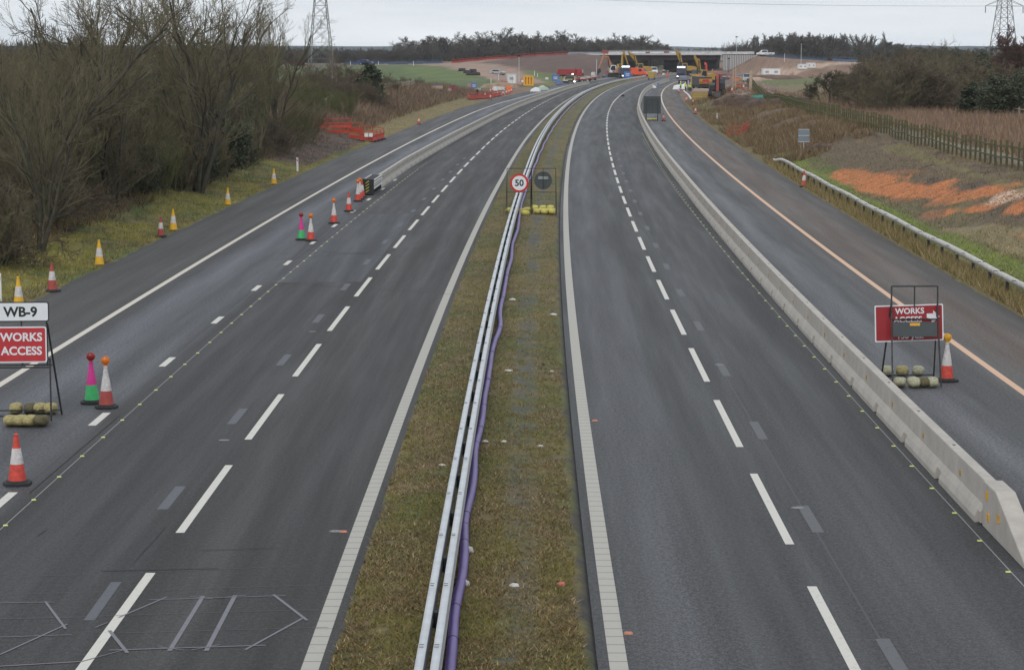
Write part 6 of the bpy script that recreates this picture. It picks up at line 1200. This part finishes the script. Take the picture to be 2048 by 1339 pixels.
person('o', 1335, 157, .3, 'worker all in orange walking on the far carriageway'); person('y', 1371, 183, .5, 'worker in yellow jacket at the verge, leftmost of three'); person('y', 1380, 185, -.4, 'worker in yellow jacket, middle of three by the dump truck'); person('y2', 1384, 178, 1, 'worker all in yellow beside the purple container'); person('y', 1361, 181, 2, 'worker in yellow jacket bending by the pale bags'); person('o', 1425, 150, 0, 'worker in orange by the abutment')
p = G(1381, 182); e = empty('site_toilet', p, 0, 'narrow dark purple portable cabin between workers and dump truck', 'portable cabin'); MB().box((0, .6, 1.2), (1.1, 1.2, 2.3)).build('cabin_body', M('toilet_purple', (.09, .05, .12), .6), e, bev=.04); MB().box((-.45, -.01, 1.5), (.2, .02, 1.2)).build('door', M('toilet_white', (.5, .42, .45), .6), e)

# ------------------------------------------------------------------ loose materials and plant around the bridge works
rq = random.Random(3); MC = [M('stuff_white', (.6, .6, .6), .7), M('stuff_red', (.35, .05, .05), .6), M('stuff_grey', (.2, .21, .22), .7), M('stuff_tan', (.40, .30, .20), .8), M('stuff_dark', (.04, .04, .045), .7), M('stuff_orange', (.6, .2, .06), .6), M('stuff_blue', (.08, .14, .3), .6)]
CN = ['white', 'red', 'grey', 'tan', 'dark', 'orange', 'blue']
def stack(px, by, k_, label, group, sc):
    p = G(px, by); p.z = max(0, p.z); e = empty('material_stack', p, rq.uniform(0, PI), label, 'materials', group); e.scale = (sc,)*3; mb = MB()
    for j in range(3): mb.beam((-1.0+rq.uniform(-.1, .1), (j-1)*.4, .1), (1.0+rq.uniform(-.1, .1), (j-1)*.4, .1), .12, .12)
    mb.build('bearers', WOODG, e); h = rq.uniform(.4, 1.1); MB().box((0, 0, .16+h/2), (1.9, 1.1, h), taper=rq.uniform(.7, 1)).build('load', MC[k_], e, bev=.05)
    MB().box((0, 0, .16+h+.1), (1.2, .7, .2)).build('top_load', MC[(k_+3) % 7], e)
for (x0, x1, y0, y1, n_, lab) in [(1178, 1240, 150, 158, 9, 'in the row left of the orange excavator'), (1262, 1345, 145, 151, 14, 'in the shade under the bridge'), (1375, 1400, 150, 163, 7, 'between the lit lorry and the yellow excavators'), (1440, 1500, 152, 178, 12, 'scattered on the right hand works soil'), (870, 1010, 178, 190, 8, 'lying on the soil by the left works'), (1085, 1135, 160, 172, 6, 'by the kerb near the blue signboard')]:
    for i in range(n_): k_ = rq.randrange(7); stack(rq.uniform(x0, x1), rq.uniform(y0, y1), k_, f'small {CN[k_]} stack of building materials {lab}', f'{CN[k_]} materials {lab}', rq.uniform(.5, 1.0))
for i, (x, y, w) in enumerate([(1468, 206, 5), (1495, 212, 6), (1520, 216, 5), (1450, 212, 4), (1640, 302, 2.6), (1600, 213, 5), (1560, 212, 4)]): lump('soil_heap', x, y, (w, w*.6, w*.2), mat('heap_dark', (.09, .06, .045), .95, var=.4, scale=1.2, bump=.6), ['brown soil clod heap left of the green sheet', 'long brown soil heap just before the fence end', 'low soil heap below the green sheet', 'small soil heap nearest the trench box', 'dark mound of earth by the square sign', 'dark root heap under the thorn trees', 'heap of cut branches by the fence end'][i], 'heap')
# ------------------------------------------------------------------ the air: a box of thin even haze round the whole place
hb = MB().box((0, 1180, 30), (2600, 2420, 74))
me = bpy.data.meshes.new('haze'); me.from_pydata(hb.v, [], hb.f); hm_ = bpy.data.materials.new('haze'); hm_.use_nodes = True; t = hm_.node_tree; t.nodes.clear()
o_ = t.nodes.new('ShaderNodeOutputMaterial'); v_ = t.nodes.new('ShaderNodeVolumePrincipled'); v_.inputs['Color'].default_value = (.92, .95, 1, 1); v_.inputs['Density'].default_value = .00008; v_.inputs['Anisotropy'].default_value = .2
t.links.new(v_.outputs[0], o_.inputs['Volume']); me.materials.append(hm_); ho = bpy.data.objects.new('haze', me); C.objects.link(ho); tag(ho, kind='stuff')
